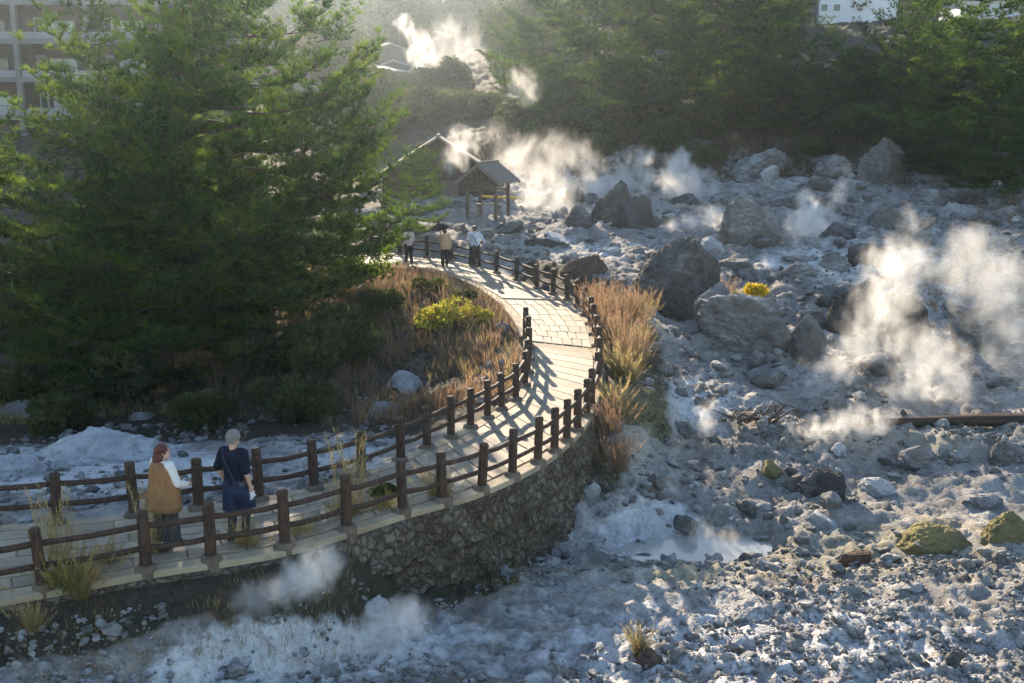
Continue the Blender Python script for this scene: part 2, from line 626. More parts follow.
# ------------------------------------------------------------------ terrain
CP = []
for px, py, d in [
    # foreground gravel
    (700, 683, 15.5), (900, 683, 15.6), (1024, 683, 15.6), (500, 683, 15.4), (350, 683, 14.9), (250, 683, 14.6), (120, 683, 14.0), (0, 683, 13.6), (30, 640, 14.3),
    (100, 640, 14.7), (180, 640, 14.9), (170, 600, 15.9), (230, 605, 16.2), (210, 650, 15.3), (300, 625, 16.1), (400, 620, 17.0), (430, 600, 17.9), (500, 590, 18.5), (600, 588, 18.8), (700, 590, 19),
    (850, 590, 19.0), (1000, 588, 18.8), (800, 640, 17.0), (1000, 640, 17.0), (600, 640, 16.9),
    # foot of the wall, the pool
    (430, 578, 19.0), (330, 590, 17.2), (540, 535, 21.4), (575, 500, 23.2), (600, 455, 24.4), (612, 425, 26.0), (640, 460, 25.0), (620, 510, 22.8), (560, 560, 20.8),
    (690, 556, 21.6), (760, 560, 21.3), (640, 556, 21.6), (850, 560, 20.8), (960, 570, 20.0), (690, 520, 23.0), (790, 500, 23.9), (850, 520, 22.9), (1000, 520, 22.6),
    # middle mound
    (760, 440, 27.2), (850, 450, 26.6), (950, 455, 26.4), (820, 415, 28.6), (700, 425, 28.4), (960, 415, 28.8), (680, 470, 25.7), (900, 480, 25.2), (1010, 470, 25.6),
    # right bank of the walk
    (628, 398, 28.0), (622, 355, 32.0), (640, 320, 35.0), (650, 380, 30.2), (700, 380, 31.3),
    (750, 372, 33.0), (850, 370, 33.0), (950, 370, 33.0), (680, 322, 37.0), (750, 330, 36.2), (900, 320, 37.5), (1010, 320, 37.5), (820, 285, 42), (920, 270, 44), (620, 285, 40.5), (600, 270, 43), (700, 265, 45),
    (560, 262, 44.5), (950, 245, 48), (700, 238, 50.5), (850, 225, 54), (1010, 220, 55), (560, 240, 50), (500, 240, 50), (450, 240, 50), (640, 225, 54),
    (480, 222, 55), (420, 230, 53), (560, 212, 60), (600, 205, 62), (750, 200, 63), (880, 190, 65), (1010, 195, 63), (650, 185, 68), (560, 180, 70), (460, 190, 68), (800, 165, 73), (900, 160, 73), (1000, 165, 72),
    (700, 150, 77), (600, 155, 77), (650, 100, 92), (800, 100, 92), (950, 90, 95), (1024, 60, 105), (700, 20, 130), (900, 20, 130), (560, 100, 92), (500, 140, 80),
    # the gap up the valley
    (420, 160, 80), (430, 128, 98), (400, 95, 120), (440, 92, 122), (420, 60, 165), (420, 20, 230), (350, 20, 230), (350, 90, 122), (500, 20, 230), (300, 60, 165),
    # left of the walk
    (250, 520, 17.6), (120, 500, 20.6), (30, 505, 20.6), (100, 478, 22.8), (250, 478, 22.6), (330, 455, 24.0), (0, 470, 24), (200, 450, 26.3), (310, 440, 26.9), (60, 445, 27.6), (375, 425, 27.8), (400, 400, 30), (420, 385, 31),
    (370, 390, 31), (440, 355, 32.8), (480, 350, 32.6), (400, 340, 34), (450, 310, 36), (480, 308, 35.5), (440, 290, 39), (400, 290, 39), (360, 300, 38), (380, 330, 35), (330, 370, 33),
    (300, 400, 31.5), (200, 412, 31.5), (100, 415, 31.5), (0, 415, 31.5), (200, 355, 40), (50, 355, 40), (300, 330, 40), (200, 280, 52), (50, 280, 52), (330, 270, 46), (300, 240, 55), (380, 245, 50), (100, 200, 68), (300, 195, 66), (0, 150, 80), (200, 150, 80), (350, 175, 74)]:
    CP.append(at_d(px, py, d))
for q in [(-20, 8, -.8), (0, 8, -1.1), (20, 8, -1.2), (-40, 20, -1.2), (40, 20, -1.4), (0, -20, -1), (-60, 40, -1), (60, 40, .5), (80, 70, 6), (-90, 80, 3.5), (-60, 95, 4.5), (-35, 95, 4.5), (60, 110, 16), (100, 130, 20), (45, 135, 14),
          (-150, 120, 8), (150, 120, 20), (-80, 200, 16), (-200, 260, 26), (-60, 300, 36), (0, 300, 40), (80, 260, 40), (200, 260, 40), (-150, 460, 46), (0, 460, 48), (200, 460, 48), (-280, 460, 44), (280, 460, 46), (-250, 60, 4), (250, 60, 8)]:
    CP.append(np.array(q, float))
CP = np.array(CP)
_d = np.linalg.norm(CP[:, None, :2] - CP[None, :, :2], axis=2)
_n = len(CP)
_A = np.zeros((_n + 1, _n + 1))
_A[:_n, :_n] = _d
_A[:_n, :_n] -= np.eye(_n) * 0.12
_A[:_n, _n] = 1
_A[_n, :_n] = 1
_w = np.linalg.solve(_A, np.concatenate([CP[:, 2], [0]]))


POOL = at_d(688, 556, 21.8)
RIDGE_A, RIDGE_B = at_d(170, 700, 14.2), at_d(425, 596, 17.7)


def base_height(x, y):
    out = np.empty(len(x))
    for a in range(0, len(x), 20000):
        b = a + 20000
        r = np.sqrt((x[a:b, None] - CP[None, :, 0]) ** 2 + (y[a:b, None] - CP[None, :, 1]) ** 2)
        out[a:b] = r @ _w[:-1] + _w[-1]
    return out


def pix(x, y, z):
    """where a place shows in the photograph (used only to colour the ground by zone)"""
    dz = z - CAMH
    depth = y * CT - dz * ST
    depth = np.where(depth > 0.5, depth, 0.5)
    up = y * ST + dz * CT
    return 512 + F * x / depth, 341.5 - F * up / depth


def near_path(x, y):
    """nearest centreline sample -> signed lateral distance beyond the edge, height, parameter, side"""
    m = np.full(len(x), 99.0)
    z = np.zeros(len(x))
    s = np.zeros(len(x))
    side = np.zeros(len(x))
    sel = np.where((y > 4) & (y < 75) & (np.abs(x) < 45))[0]
    for a in range(0, len(sel), 20000):
        ii = sel[a:a + 20000]
        r = np.arange(len(ii))
        got = []
        for E, NRM in ((OUT, N_OUT), (INN, N_INN)):
            dx = x[ii, None] - E[None, :, 0]
            dy = y[ii, None] - E[None, :, 1]
            k = np.argmin(dx * dx + dy * dy, axis=1)
            got.append((dx[r, k] * NRM[k, 0] + dy[r, k] * NRM[k, 1], np.hypot(dx[r, k], dy[r, k]), k))
        (mo, do, ko), (mi, di, ki) = got
        out = do < di
        k = np.where(out, ko, ki)
        sg = np.where(out, mo, mi)
        m[ii] = np.where(out, np.sign(mo) * do, np.sign(mi) * di)
        side[ii] = np.where(out, 1, -1)
        z[ii] = CEN[k, 2]
        s[ii] = SP[k]
    return m, z, s, side


def height(x, y, detail=True):
    x = np.atleast_1d(np.asarray(x, float))
    y = np.atleast_1d(np.asarray(y, float))
    z = base_height(x, y)
    p = np.stack([x, y, np.zeros_like(x)], -1)
    if detail:
        far = sstep(10, 60, y)
        soft = 1 - 0.75 * sstep(-6, -9, x) * sstep(18, 22, y)
        z = z + soft * (0.26 * fbm(p * 0.35, 4, 3) * (0.6 + far) + 0.16 * fbm(p * 1.1, 4, 9, 0.55, True) * (0.8 + far) + 0.10 * fbm(p * 3.1, 4, 21, 0.6, True))
        patch = sstep(-.15, .35, vnoise(p * .33, 91) + .3 * vnoise(p * 1.1, 92))
        nr = sstep(36, 28, y) * soft * np.where(y < 19.8, .9, .06 + .75 * patch)
        ab = RIDGE_B[:2] - RIDGE_A[:2]
        L_ = np.linalg.norm(ab)
        ab = ab / L_
        tx = (x - RIDGE_A[0]) * ab[0] + (y - RIDGE_A[1]) * ab[1]
        tn = (x - RIDGE_A[0]) * -ab[1] + (y - RIDGE_A[1]) * ab[0] + .28 * vnoise(p * .9, 61) + .10 * vnoise(p * 2.9, 62)
        rdg = np.exp(-(tn / .5) ** 2) * sstep(-1.5, .5, tx) * sstep(L_ + .6, L_ - 1.0, tx)
        z = z + rdg * (.34 + .16 * vnoise(p * 1.3, 63)) - .22 * np.exp(-((tn - .95) / .45) ** 2) * sstep(-1, .5, tx) * sstep(L_, L_ - 1.5, tx)
        z = z + nr * (0.085 * fbm(p * 2.4, 3, 41, .6, True) + 0.045 * fbm(p * 6.3, 2, 43, .6, True))
        z = z + (.10 + .16 * patch) * fbm(p * .55, 5, 33, .6, True) * sstep(0.5, 3, x) * sstep(19.5, 23, y)
        z = z - 0.5 * np.exp(-(((x - POOL[0]) / 1.5) ** 2 + ((y - POOL[1]) / 1.0) ** 2))
    m, pz, s, side = near_path(x, y)
    k_ = sstep(3.9, 5.2, s)
    lo_, hi_ = 0.05 - 0.45 * k_, 1.5 - 1.62 * k_
    tt = np.clip((m - lo_) / (hi_ - lo_), 0, 1)
    wo = np.where(s < 10.0, tt * tt * (3 - 2 * tt), sstep(0.15, 2.2, m))
    wo = np.where(s > 13, sstep(0.1, 1.6, m), wo)
    wi = np.where(s < 5, sstep(0.15, 0.9, m), sstep(0.15, 2.6, m))
    w = np.where(side > 0, wo, wi)
    return np.where(m < 20, (pz - 0.17) * (1 - w) + z * w, z)


def gz(x, y):
    return float(height([x], [y])[0])


def on_ground(px, py, d=None):
    """walk along the view ray until it meets the ground; the place there"""
    r = ray(px, py)
    t = np.linspace(10, 260, 2500) / r[1]
    if d is not None:
        t = np.linspace(max(8, d - 14), d + 14, 900) / r[1]
    pts = np.array([0, 0, CAMH])[None, :] + t[:, None] * r[None, :]
    hh = height(pts[:, 0], pts[:, 1], False)
    k = np.where(pts[:, 2] <= hh)[0]
    if len(k) == 0:
        q = at_d(px, py, d or 60)
        return np.array([q[0], q[1], gz(q[0], q[1])])
    q = pts[k[0]]
    return np.array([q[0], q[1], gz(q[0], q[1])])


def blob(px, py, cx, cy, rx, ry):
    return np.exp(-(((px - cx) / rx) ** 2 + ((py - cy) / ry) ** 2))


def build_ground():
    ys = [-30, -18, -8, 0, 4]
    y = 7.0
    while y < 470:
        ys.append(y)
        y += max(0.07, 0.0052 * y)
    ys = np.array(ys)
    NX = 680
    u = np.linspace(-1, 1, NX)
    X = (u[None, :] * (0.60 * np.abs(ys)[:, None] + 13))
    Y = np.repeat(ys[:, None], NX, axis=1)
    x, y = X.ravel(), Y.ravel()
    z = height(x, y)
    px, py = pix(x, y, z)
    m, pz, s, side = near_path(x, y)
    sint = 0.10 + 0 * x
    sint += 0.55 * blob(px, py, 760, 650, 400, 75) * (y < 20) + 1.1 * blob(px, py, 310, 640, 105, 34) * (y < 18) + 1.0 * blob(px, py, 215, 674, 60, 24) * (y < 18)
    sint += 0.95 * blob(px, py, 110, 470, 150, 28) + 0.5 * blob(px, py, 350, 455, 60, 30) + .5 * blob(px, py, 650, 520, 60, 40) * (y < 27) + .35 * blob(px, py, 880, 250, 140, 30)
    sint += 0.55 * blob(px, py, 690, 405, 70, 45) + 0.45 * blob(px, py, 600, 250, 90, 18) + 0.4 * blob(px, py, 880, 310, 120, 40) + 0.4 * blob(px, py, 660, 540, 80, 25)
    sint += 0.5 * blob(px, py, 810, 262, 60, 12) + 0.35 * blob(px, py, 800, 180, 150, 20)
    dirt = 0.0 * x
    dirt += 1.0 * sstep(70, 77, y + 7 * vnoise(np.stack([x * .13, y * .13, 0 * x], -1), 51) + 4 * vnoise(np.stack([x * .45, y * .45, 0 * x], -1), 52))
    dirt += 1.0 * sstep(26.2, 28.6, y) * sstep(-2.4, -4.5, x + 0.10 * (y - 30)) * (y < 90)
    dirt += 0.7 * (side < 0) * (s > 7.5) * sstep(6, 2, m)
    dirt += 0.75 * (side > 0) * (s > 9.8) * (s < 15) * sstep(2.6, 1.2, m)
    dirt += 0.75 * (side > 0) * (s < 6.0) * sstep(1.25, 0.6, m)
    dirt += 0.45 * blob(px, py, 70, 630, 90, 40) * (y < 17) + 0.6 * blob(px, py, 520, 550, 70, 30) * (y < 22)
    dirt += 0.75 * blob(px, py, 606, 455, 26, 55) * (y < 28.5) * (side > 0)
    dirt += 0.42 * blob(px, py, 840, 475, 180, 30) + 0.35 * blob(px, py, 760, 345, 90, 30)
    sulph = 0.8 * blob(px, py, 700, 570, 130, 12) + 0.7 * blob(px, py, 900, 545, 110, 20) + 0.5 * blob(px, py, 640, 430, 40, 60) + 0.4 * blob(px, py, 850, 270, 50, 12) + 0.3 * blob(px, py, 900, 440, 120, 15)
    a = np.arange(len(ys) * NX).reshape(len(ys), NX)
    Fc = np.stack([a[:-1, :-1], a[:-1, 1:], a[1:, 1:], a[1:, :-1]], -1).reshape(-1, 4)
    me = make_mesh('ground', np.stack([x, y, z], -1), Fc, M['ground'], True, {'sinter': sint, 'dirt': dirt, 'sulphur': sulph})
    tag(link('ground', me), 'grey and white volcanic ground with rubble and mineral crust', 'ground', kind='structure')


build_ground()

# ------------------------------------------------------------------ path


def build_path():
    n = len(SP)
    prof = [(-1.0, -0.16), (-1.0, -0.02), (-0.985, 0.0), (-0.80, 0.004), (-0.79, -0.02), (0.79, -0.02), (0.80, 0.004), (0.985, 0.0), (1.0, -0.02), (1.0, -0.13), (0.9, -0.15)]
    V = []
    for w, dz in prof:
        p = CEN + HWV * w
        p = p.copy()
        p[:, 2] += dz
        if dz > -0.1:
            p[:, 2] += 0.012 * fbm(p * 1.7, 3, 5)
        V.append(p)
    V = np.stack(V, 1).reshape(-1, 3)
    k = len(prof)
    a = np.arange(n * k).reshape(n, k)
    Fc = np.stack([a[:-1, :-1], a[1:, :-1], a[1:, 1:], a[:-1, 1:]], -1).reshape(-1, 4)
    path = link('path', make_mesh('path', V, Fc, M['path'], False))
    tag(path, 'winding concrete and flagstone footpath curving up to the wooden pavilion', 'footpath', kind='structure')
    # flagstones laid into it
    rr = random.Random(3)
    mb_v, mb_f, tint = [], [], []
    nv = 0

    def stone(s0, s1, w0, w1):
        nonlocal nv
        L = float(np.interp((s0 + s1) / 2, SP, HW))
        gw = 0.016 / L
        seglen = max(0.05, float(np.interp(s1, SP, ARC) - np.interp(s0, SP, ARC)))
        gs = 0.014 / seglen * (s1 - s0)
        S = [s0 + gs, (s0 + s1) / 2, s1 - gs]
        top = []
        j = [rr.uniform(-.006, .006) for _ in range(6)]
        z0 = rr.uniform(-.006, .006)
        for zz, ins in ((-0.06, 0), (0.004, 0), (0.010, 0.006 / L)):
            for q, sv in enumerate(S):
                sv2 = sv + (ins * L / seglen * (s1 - s0)) * (1 if q == 0 else (-1 if q == 2 else 0))
                for e, wv in enumerate((w0 + gw + ins, w1 - gw - ins)):
                    p = path_pt(sv2, wv + j[q * 2 + e] / L)
                    top.append((p[0], p[1], p[2] + zz + z0))
        ring = [0, 2, 4, 5, 3, 1]
        base = nv
        mb_v.extend(top)
        for lv in range(2):
            for i in range(6):
                a_, b_ = ring[i], ring[(i + 1) % 6]
                mb_f.append((base + lv * 6 + a_, base + lv * 6 + b_, base + lv * 6 + 6 + b_, base + lv * 6 + 6 + a_))
        mb_f.append((base + 12, base + 14, base + 15, base + 13))
        mb_f.append((base + 14, base + 16, base + 17, base + 15))
        nv += 18
        tint.extend([rr.random()] * 18)

    def lane(sa, sb, w0, w1, lo, hi):
        A0, A1 = np.interp(sa, SP, ARC), np.interp(sb, SP, ARC)
        a = A0 - rr.uniform(0, lo)
        while a < A1:
            L = rr.uniform(lo, hi)
            b = min(a + L, A1)
            a_ = max(a, A0)
            if b - a_ > 0.12:
                stone(np.interp(a_, ARC, SP), np.interp(b, ARC, SP), w0, w1)
            a = a + L
    NL = 6
    ws = np.linspace(-0.77, 0.77, NL + 1)
    for i in range(NL):
        lane(0.05, 5.6, ws[i], ws[i + 1], 0.55, 0.95)
    NL = 6
    ws = np.linspace(-0.77, 0.77, NL + 1)
    A0, A1 = np.interp(11.15, SP, ARC), np.interp(12.9, SP, ARC)
    rows = np.linspace(A0, A1, 9)
    for r0, r1 in zip(rows[:-1], rows[1:]):
        off = rr.uniform(-.06, .06)
        wv = [ws[0]] + [w + off + rr.uniform(-.03, .03) for w in ws[1:-1]] + [ws[-1]]
        for i in range(NL):
            stone(np.interp(r0, ARC, SP), np.interp(r1, ARC, SP), wv[i], wv[i + 1])
    # narrow courses across the plain reach
    rows = np.arange(np.interp(5.7, SP, ARC), np.interp(11.1, SP, ARC), 0.62)
    for r0, r1 in zip(rows[:-1], rows[1:]):
        stone(np.interp(r0, ARC, SP), np.interp(r1, ARC, SP), ws[0], ws[-1] * rr.choice([1, 1, .999]))
    rows = np.arange(np.interp(13.0, SP, ARC), np.interp(17.6, SP, ARC), 0.7)
    for r0, r1 in zip(rows[:-1], rows[1:]):
        stone(np.interp(r0, ARC, SP), np.interp(r1, ARC, SP), ws[0], ws[-1])
    me = make_mesh('flagstones', np.array(mb_v), mb_f, M['flag'], False, {'tint': np.array(tint)})
    tag(link('flagstones', me, path), 'worn tan flagstones with dark joints')


build_path()


def build_wall():
    s = np.linspace(0.5, 10.9, 700)
    rows = 40
    V = []
    P0 = path_pt(s, np.ones(len(s)))
    hv = np.stack([np.interp(s, SP, N_OUT[:, 0]), np.interp(s, SP, N_OUT[:, 1]), 0 * s], -1)
    hv /= np.linalg.norm(hv, axis=1)[:, None]
    for i in range(rows):
        t = i / (rows - 1)
        p = P0 + hv * (0.03 + 0.35 * t)
        p[:, 2] -= 0.10 + 2.5 * t
        q = p.copy()
        n = fbm(q * 1.6, 3, 4) * 0.12 + 0.13 * fbm(q * 3.6, 4, 8, 0.55, True)
        p += hv * n[:, None] * (0.25 + min(1, t * 6))
        V.append(p)
    # lip back under the slab
    p = P0 - hv * 0.2
    p[:, 2] -= 0.10
    V.insert(0, p)
    V = np.stack(V, 1).reshape(-1, 3)
    k = rows + 1
    a = np.arange(len(s) * k).reshape(len(s), k)
    Fc = np.stack([a[:-1, :-1], a[:-1, 1:], a[1:, 1:], a[1:, :-1]], -1).reshape(-1, 4)
    tag(link('retaining_wall', make_mesh('retaining_wall', V, Fc, M['wall'], True)), 'curved rubble stone retaining wall carrying the footpath above the valley', 'wall')


build_wall()

# ------------------------------------------------------------------ fences


def lathe(prof, seg=14, jit=0.0, seed=0):
    rr = random.Random(seed)
    mb = MB()
    V = []
    ang = [rr.uniform(-jit, jit) for _ in range(seg)]
    for r, z in prof:
        for k in range(seg):
            th = 2 * math.pi * k / seg
            V.append((r * (1 + ang[k]) * math.cos(th), r * (1 + ang[k]) * math.sin(th), z))
    Fc = []
    n = len(prof)
    for i in range(n - 1):
        for k in range(seg):
            j = (k + 1) % seg
            Fc.append((i * seg + k, i * seg + j, (i + 1) * seg + j, (i + 1) * seg + k))
    Fc.append(tuple(range(seg - 1, -1, -1)))
    Fc.append(tuple(range((n - 1) * seg, n * seg)))
    mb.add(V, Fc)
    return mb


POST_ME = []
FOOT_ME = []
for q in range(4):
    o = lathe([(0.088, -0.45), (0.092, 0.0), (0.087, 0.2), (0.09, 0.45), (0.086, 0.74), (0.088, 0.80), (0.078, 0.81), (0.079, 0.835), (0.089, 0.845), (0.086, 0.905), (0.07, 0.93), (0.03, 0.937)], 14, 0.05, q)
    me = make_mesh('post', np.concatenate(o.v), o.f, M['fence'], True)
    POST_ME.append(me)
    o = lathe([(0.17, -0.3), (0.18, 0.0), (0.165, 0.055), (0.13, 0.085), (0.09, 0.09)], 9, 0.14, 10 + q)
    FOOT_ME.append(make_mesh('footing', np.concatenate(o.v), o.f, M['footing'], False))


def build_fence(name, label, pts, seed):
    rr = random.Random(seed)
    root = empty(name, tuple(pts[0]))
    tag(root, label, 'fence')
    o = np.asarray(pts[0])
    tops = []
    for i, p in enumerate(pts):
        q = np.asarray(p) - o
        po = link('post', POST_ME[i % 4], root, tuple(q), rr.uniform(0, 6))
        tl = (rr.gauss(0, .022), rr.gauss(0, .022))
        po.scale = (rr.uniform(.94, 1.06), rr.uniform(.94, 1.06), rr.uniform(.95, 1.04))
        po.rotation_euler = (tl[0], tl[1], rr.uniform(0, 6))
        ft = link('footing', FOOT_ME[(i * 3) % 4], po, (0, 0, -0.005), rr.uniform(0, 6))
        tops.append(q)
    for a, b in zip(tops[:-1], tops[1:]):
        for hgt in (0.69, 0.345):
            mb = MB()
            n = 5
            P = [a + (b - a) * t + np.array([rr.gauss(0, .006), rr.gauss(0, .006), hgt - 0.022 * math.sin(math.pi * t) + rr.gauss(0, .004)]) for t in np.linspace(0, 1, n)]
            mb.tube(P, [0.047 * rr.uniform(.93, 1.07) for _ in range(n)], 9, jit=0.08)
            mb.build('rail', M['fence'], root, True)


def edge_points(pxs, which, svals=None):
    pass


def s_of_pixel(px, py, edge):
    """parameter on an edge polyline that shows nearest to a pixel"""
    x, y = pix(edge[:, 0], edge[:, 1], edge[:, 2])
    return SP[np.argmin((x - px) ** 2 + (y - py) ** 2)]


# outer (valley side) posts, then inner posts
pix_out = [(-80, 600), (45, 580), (146, 562), (212, 549), (286, 540), (349, 524), (402, 507), (443.6, 497), (480.6, 483.5), (512, 471), (538, 458.5), (553.8, 446), (565, 435), (576, 424), (586.5, 412), (594, 402)]
pts = []
for px, py in [(-190, 620)] + pix_out:
    s = s_of_pixel(px, py + 4, OUT - HWV / HW[:, None] * 0.13)
    pts.append(path_pt(s, 1 - 0.15 / np.interp(s, SP, HW)))
s_last = s_of_pixel(594, 402, OUT)
# along the bend, then the posts seen against the far ground
s_far = s_of_pixel(555, 297, OUT)
a0, a1 = np.interp(s_last, SP, ARC), np.interp(s_far, SP, ARC)
nb = int(round((a1 - a0) / 1.25))
for a in np.linspace(a0, a1, nb + 1)[1:]:
    s = np.interp(a, ARC, SP)
    pts.append(path_pt(s, 1 - 0.12 / np.interp(s, SP, HW)))
for px, py in [(539.5, 288), (519, 279), (498.6, 272), (476, 266), (452.5, 261), (427, 257.5), (400, 254), (372, 252)]:
    s = s_of_pixel(px, py, OUT)
    pts.append(path_pt(s, 1 - 0.1 / np.interp(s, SP, HW)))
build_fence('post_and_rail_fence', 'dark brown post and rail fence along the valley edge of the whole footpath', pts, 1)
pts = []
for px, py in [(-200, 542), (-80, 527), (-20, 523), (58, 518), (134, 511), (199, 503), (258.5, 494), (313, 483), (359.5, 470), (400, 456), (425, 443), (449.5, 432.6), (467.7, 422), (485, 415), (499.3, 405.7), (512, 396)]:
    s = s_of_pixel(px, py, INN + HWV / HW[:, None] * 0.13)
    pts.append(path_pt(s, -1 + 0.14 / np.interp(s, SP, HW)))
s0 = s_of_pixel(512, 396, INN)
s1 = s_of_pixel(523.5, 337, INN)
a0, a1 = np.interp(s0, SP, ARC), np.interp(s1, SP, ARC)
for a in np.linspace(a0, a1, 6)[1:]:
    s = np.interp(a, ARC, SP)
    pts.append(path_pt(s, -1 + 0.12 / np.interp(s, SP, HW)))
build_fence('post_and_rail_fence', 'dark brown post and rail fence on the pine tree side of the footpath', pts, 2)

# ------------------------------------------------------------------ rocks


def icosphere(sub):
    t = (1 + 5 ** .5) / 2
    V = [(-1, t, 0), (1, t, 0), (-1, -t, 0), (1, -t, 0), (0, -1, t), (0, 1, t), (0, -1, -t), (0, 1, -t), (t, 0, -1), (t, 0, 1), (-t, 0, -1), (-t, 0, 1)]
    Fc = [(0, 11, 5), (0, 5, 1), (0, 1, 7), (0, 7, 10), (0, 10, 11), (1, 5, 9), (5, 11, 4), (11, 10, 2), (10, 7, 6), (7, 1, 8), (3, 9, 4), (3, 4, 2), (3, 2, 6), (3, 6, 8), (3, 8, 9), (4, 9, 5), (2, 4, 11), (6, 2, 10), (8, 6, 7), (9, 8, 1)]
    V = [np.array(v) / np.linalg.norm(v) for v in V]
    for _ in range(sub):
        c = {}
        nf = []

        def mid(a, b):
            k = (min(a, b), max(a, b))
            if k not in c:
                v = V[a] + V[b]
                V.append(v / np.linalg.norm(v))
                c[k] = len(V) - 1
            return c[k]
        for a, b, d in Fc:
            ab, bd, da = mid(a, b), mid(b, d), mid(d, a)
            nf += [(a, ab, da), (b, bd, ab), (d, da, bd), (ab, bd, da)]
        Fc = nf
    return np.array(V), np.array(Fc)


ICO = {k: icosphere(k) for k in (1, 2, 4, 5)}


def rock_verts(sub, seed, cuts=14, rough=1.0, soft=0.0):
    V, Fc = ICO[sub]
    r = np.random.default_rng(seed)
    V = V.copy()
    n = r.normal(size=(cuts, 3))
    n /= np.linalg.norm(n, axis=1)[:, None]
    d = r.uniform(0.42, 0.84, cuts)
    rad = np.ones(len(V))
    for k in range(cuts):
        c = V @ n[k]
        lim = np.where(c > 0.05, d[k] / np.maximum(c, 0.05), 9)
        rad = np.minimum(rad, lim)
    rad = rad * (1 - soft) + soft * 0.85
    off = r.uniform(0, 90, 3)
    P = V * rad[:, None]
    dis = 0.13 * fbm(P * 1.6 + off, 3, seed) + 0.10 * fbm(P * 4 + off, 4, seed + 5, 0.55, True) + 0.05 * fbm(P * 13 + off, 3, seed + 9, .6, True)
    P = P * (1 + rough * dis)[:, None]
    return P, Fc


def boulder(name, label, px, pyb, wpx, hpx, d, mat='rock', seed=1, cuts=14, rz=0.0, peak=None, tilt=0.0, soft=0.1, cat='boulder', deep=1.0, sub=None, group=None):
    """a rock whose seen outline is about wpx x hpx, standing with its foot at px, pyb"""
    q = at_d(px, pyb, d)
    z0 = gz(q[0], q[1])
    sc = d / F / CT
    w, h = wpx * sc, hpx * sc
    P, Fc = rock_verts(sub or (5 if wpx > 45 else 4), seed, cuts, 1.0, soft)
    lo, hi = P.min(0), P.max(0)
    P = (P - (lo + hi) / 2) / (hi - lo)
    dep = w * 0.85 * deep
    P = P * np.array([w, dep, h * 1.45])
    if tilt:
        c_, s_ = math.cos(tilt), math.sin(tilt)
        P = P @ np.array([[c_, 0, -s_], [0, 1, 0], [s_, 0, c_]])
    if peak is not None:
        kx, kh = peak
        f = np.exp(-((P[:, 0] / w - kx) / 0.2) ** 2) * sstep(0, h * .6, P[:, 2])
        P[:, 2] += kh * h * f
    # foot on the seen base line, a third of the rock buried
    topz = q[2] + h
    P[:, 2] += topz - P[:, 2].max()
    P -= np.array([0, 0, z0])
    o = link(name, make_mesh(name, P, Fc, M[mat], True), None, (q[0], q[1] + dep * 0.35, z0))
    if P[:, 2].min() > -0.1:
        o.location.z -= P[:, 2].min() + 0.12
    tag(o, label, cat, group)
    return o


B = boulder
B('boulder', 'big rounded dark boulder behind the russet grass on the right bank of the footpath', 680, 326, 88, 88, 37.5, 'rock_dark', 3, 12, soft=.3)
B('boulder', 'long slanting slab boulder lying in front of the big rounded dark boulder', 746, 366, 106, 72, 33.6, 'rock', 12, 12, tilt=.22)
B('boulder', 'squat pale grey boulder wedged left of the long slanting slab', 714, 330, 38, 46, 34.6, 'rock', 9, 14)
B('boulder', 'rounded grey boulder at the right end of the long slanting slab', 808, 358, 40, 44, 33.4, 'rock', 15, 10, soft=.35)
B('boulder', 'blocky boulder rising to a pointed tip above the white steam bank', 612, 246, 50, 64, 52, 'rock_dark', 21, 16, peak=(-.3, .18))
B('boulder', 'rounded dark boulder at the left foot of the pointed boulder', 578, 244, 38, 38, 51, 'rock_dark', 24, 10, soft=.3)
B('boulder', 'broad dark boulder at the right foot of the pointed boulder', 636, 248, 40, 52, 51.5, 'rock_dark', 28, 12, soft=.2)
B('boulder', 'tall cone shaped grey boulder standing between two steam puffs', 753, 251, 62, 55, 48, 'rock', 33, 9, peak=(-.12, .12), soft=.2)
B('boulder', 'low flat dark boulder in front of the puff beside the pointed boulder', 681, 214, 44, 19, 60, 'rock_dark', 35, 10, soft=.2)
B('boulder', 'small pale boulder between the flat dark boulder and the cone boulder', 693, 227, 32, 20, 56, 'rock', 37, 12)
B('boulder', 'wedge shaped brown boulder just beyond the fence at the top of the bend', 586, 282, 54, 25, 41, 'rock_brown', 41, 9, peak=(.25, .15))
B('boulder', 'slanted grey slab behind the small golden shrub', 795, 293, 66, 30, 41.5, 'rock', 44, 9, tilt=-.15)
B('boulder', 'dark upright boulder at the left edge of the tallest steam plume', 857, 338, 50, 62, 35.5, 'rock_dark', 47, 12)
B('boulder', 'dark capped boulder half hidden at the top of the tallest steam plume', 870, 268, 34, 24, 44, 'rock_dark', 49, 10, soft=.2)
B('rock_outcrop', 'pale cracked cliff outcrop below the right hand pines', 886, 206, 54, 66, 65, 'rock', 51, 18, cat='rock outcrop')
B('rock_outcrop', 'wide grey outcrop under the dark middle pines', 765, 196, 96, 46, 69, 'rock', 54, 18, cat='rock outcrop', soft=.0)
B('boulder', 'angular grey boulder standing below the pale cliff outcrop', 886, 243, 34, 36, 51, 'rock', 57, 12)
B('boulder', 'white topped boulder leaning left near the right edge below the pines', 952, 229, 40, 26, 54, 'rock_pale', 60, 12, tilt=-.3)
B('boulder', 'small round white boulder at the foot of the right hand pines', 998, 199, 18, 18, 62, 'rock_pale', 63, 8, soft=.4)
B('boulder', 'grey boulder at the right edge below the small round white boulder', 1006, 232, 44, 26, 53, 'rock', 66, 12)
B('boulder', 'dark hollowed boulder in the middle of the right hand slope', 826, 508, 50, 38, 23.6, 'rock_dark', 69, 10, soft=.3)
B('boulder', 'smooth grey boulder in the row under the dark ledge, leftmost of three', 922, 472, 44, 24, 25.6, 'rock', 72, 9, soft=.5)
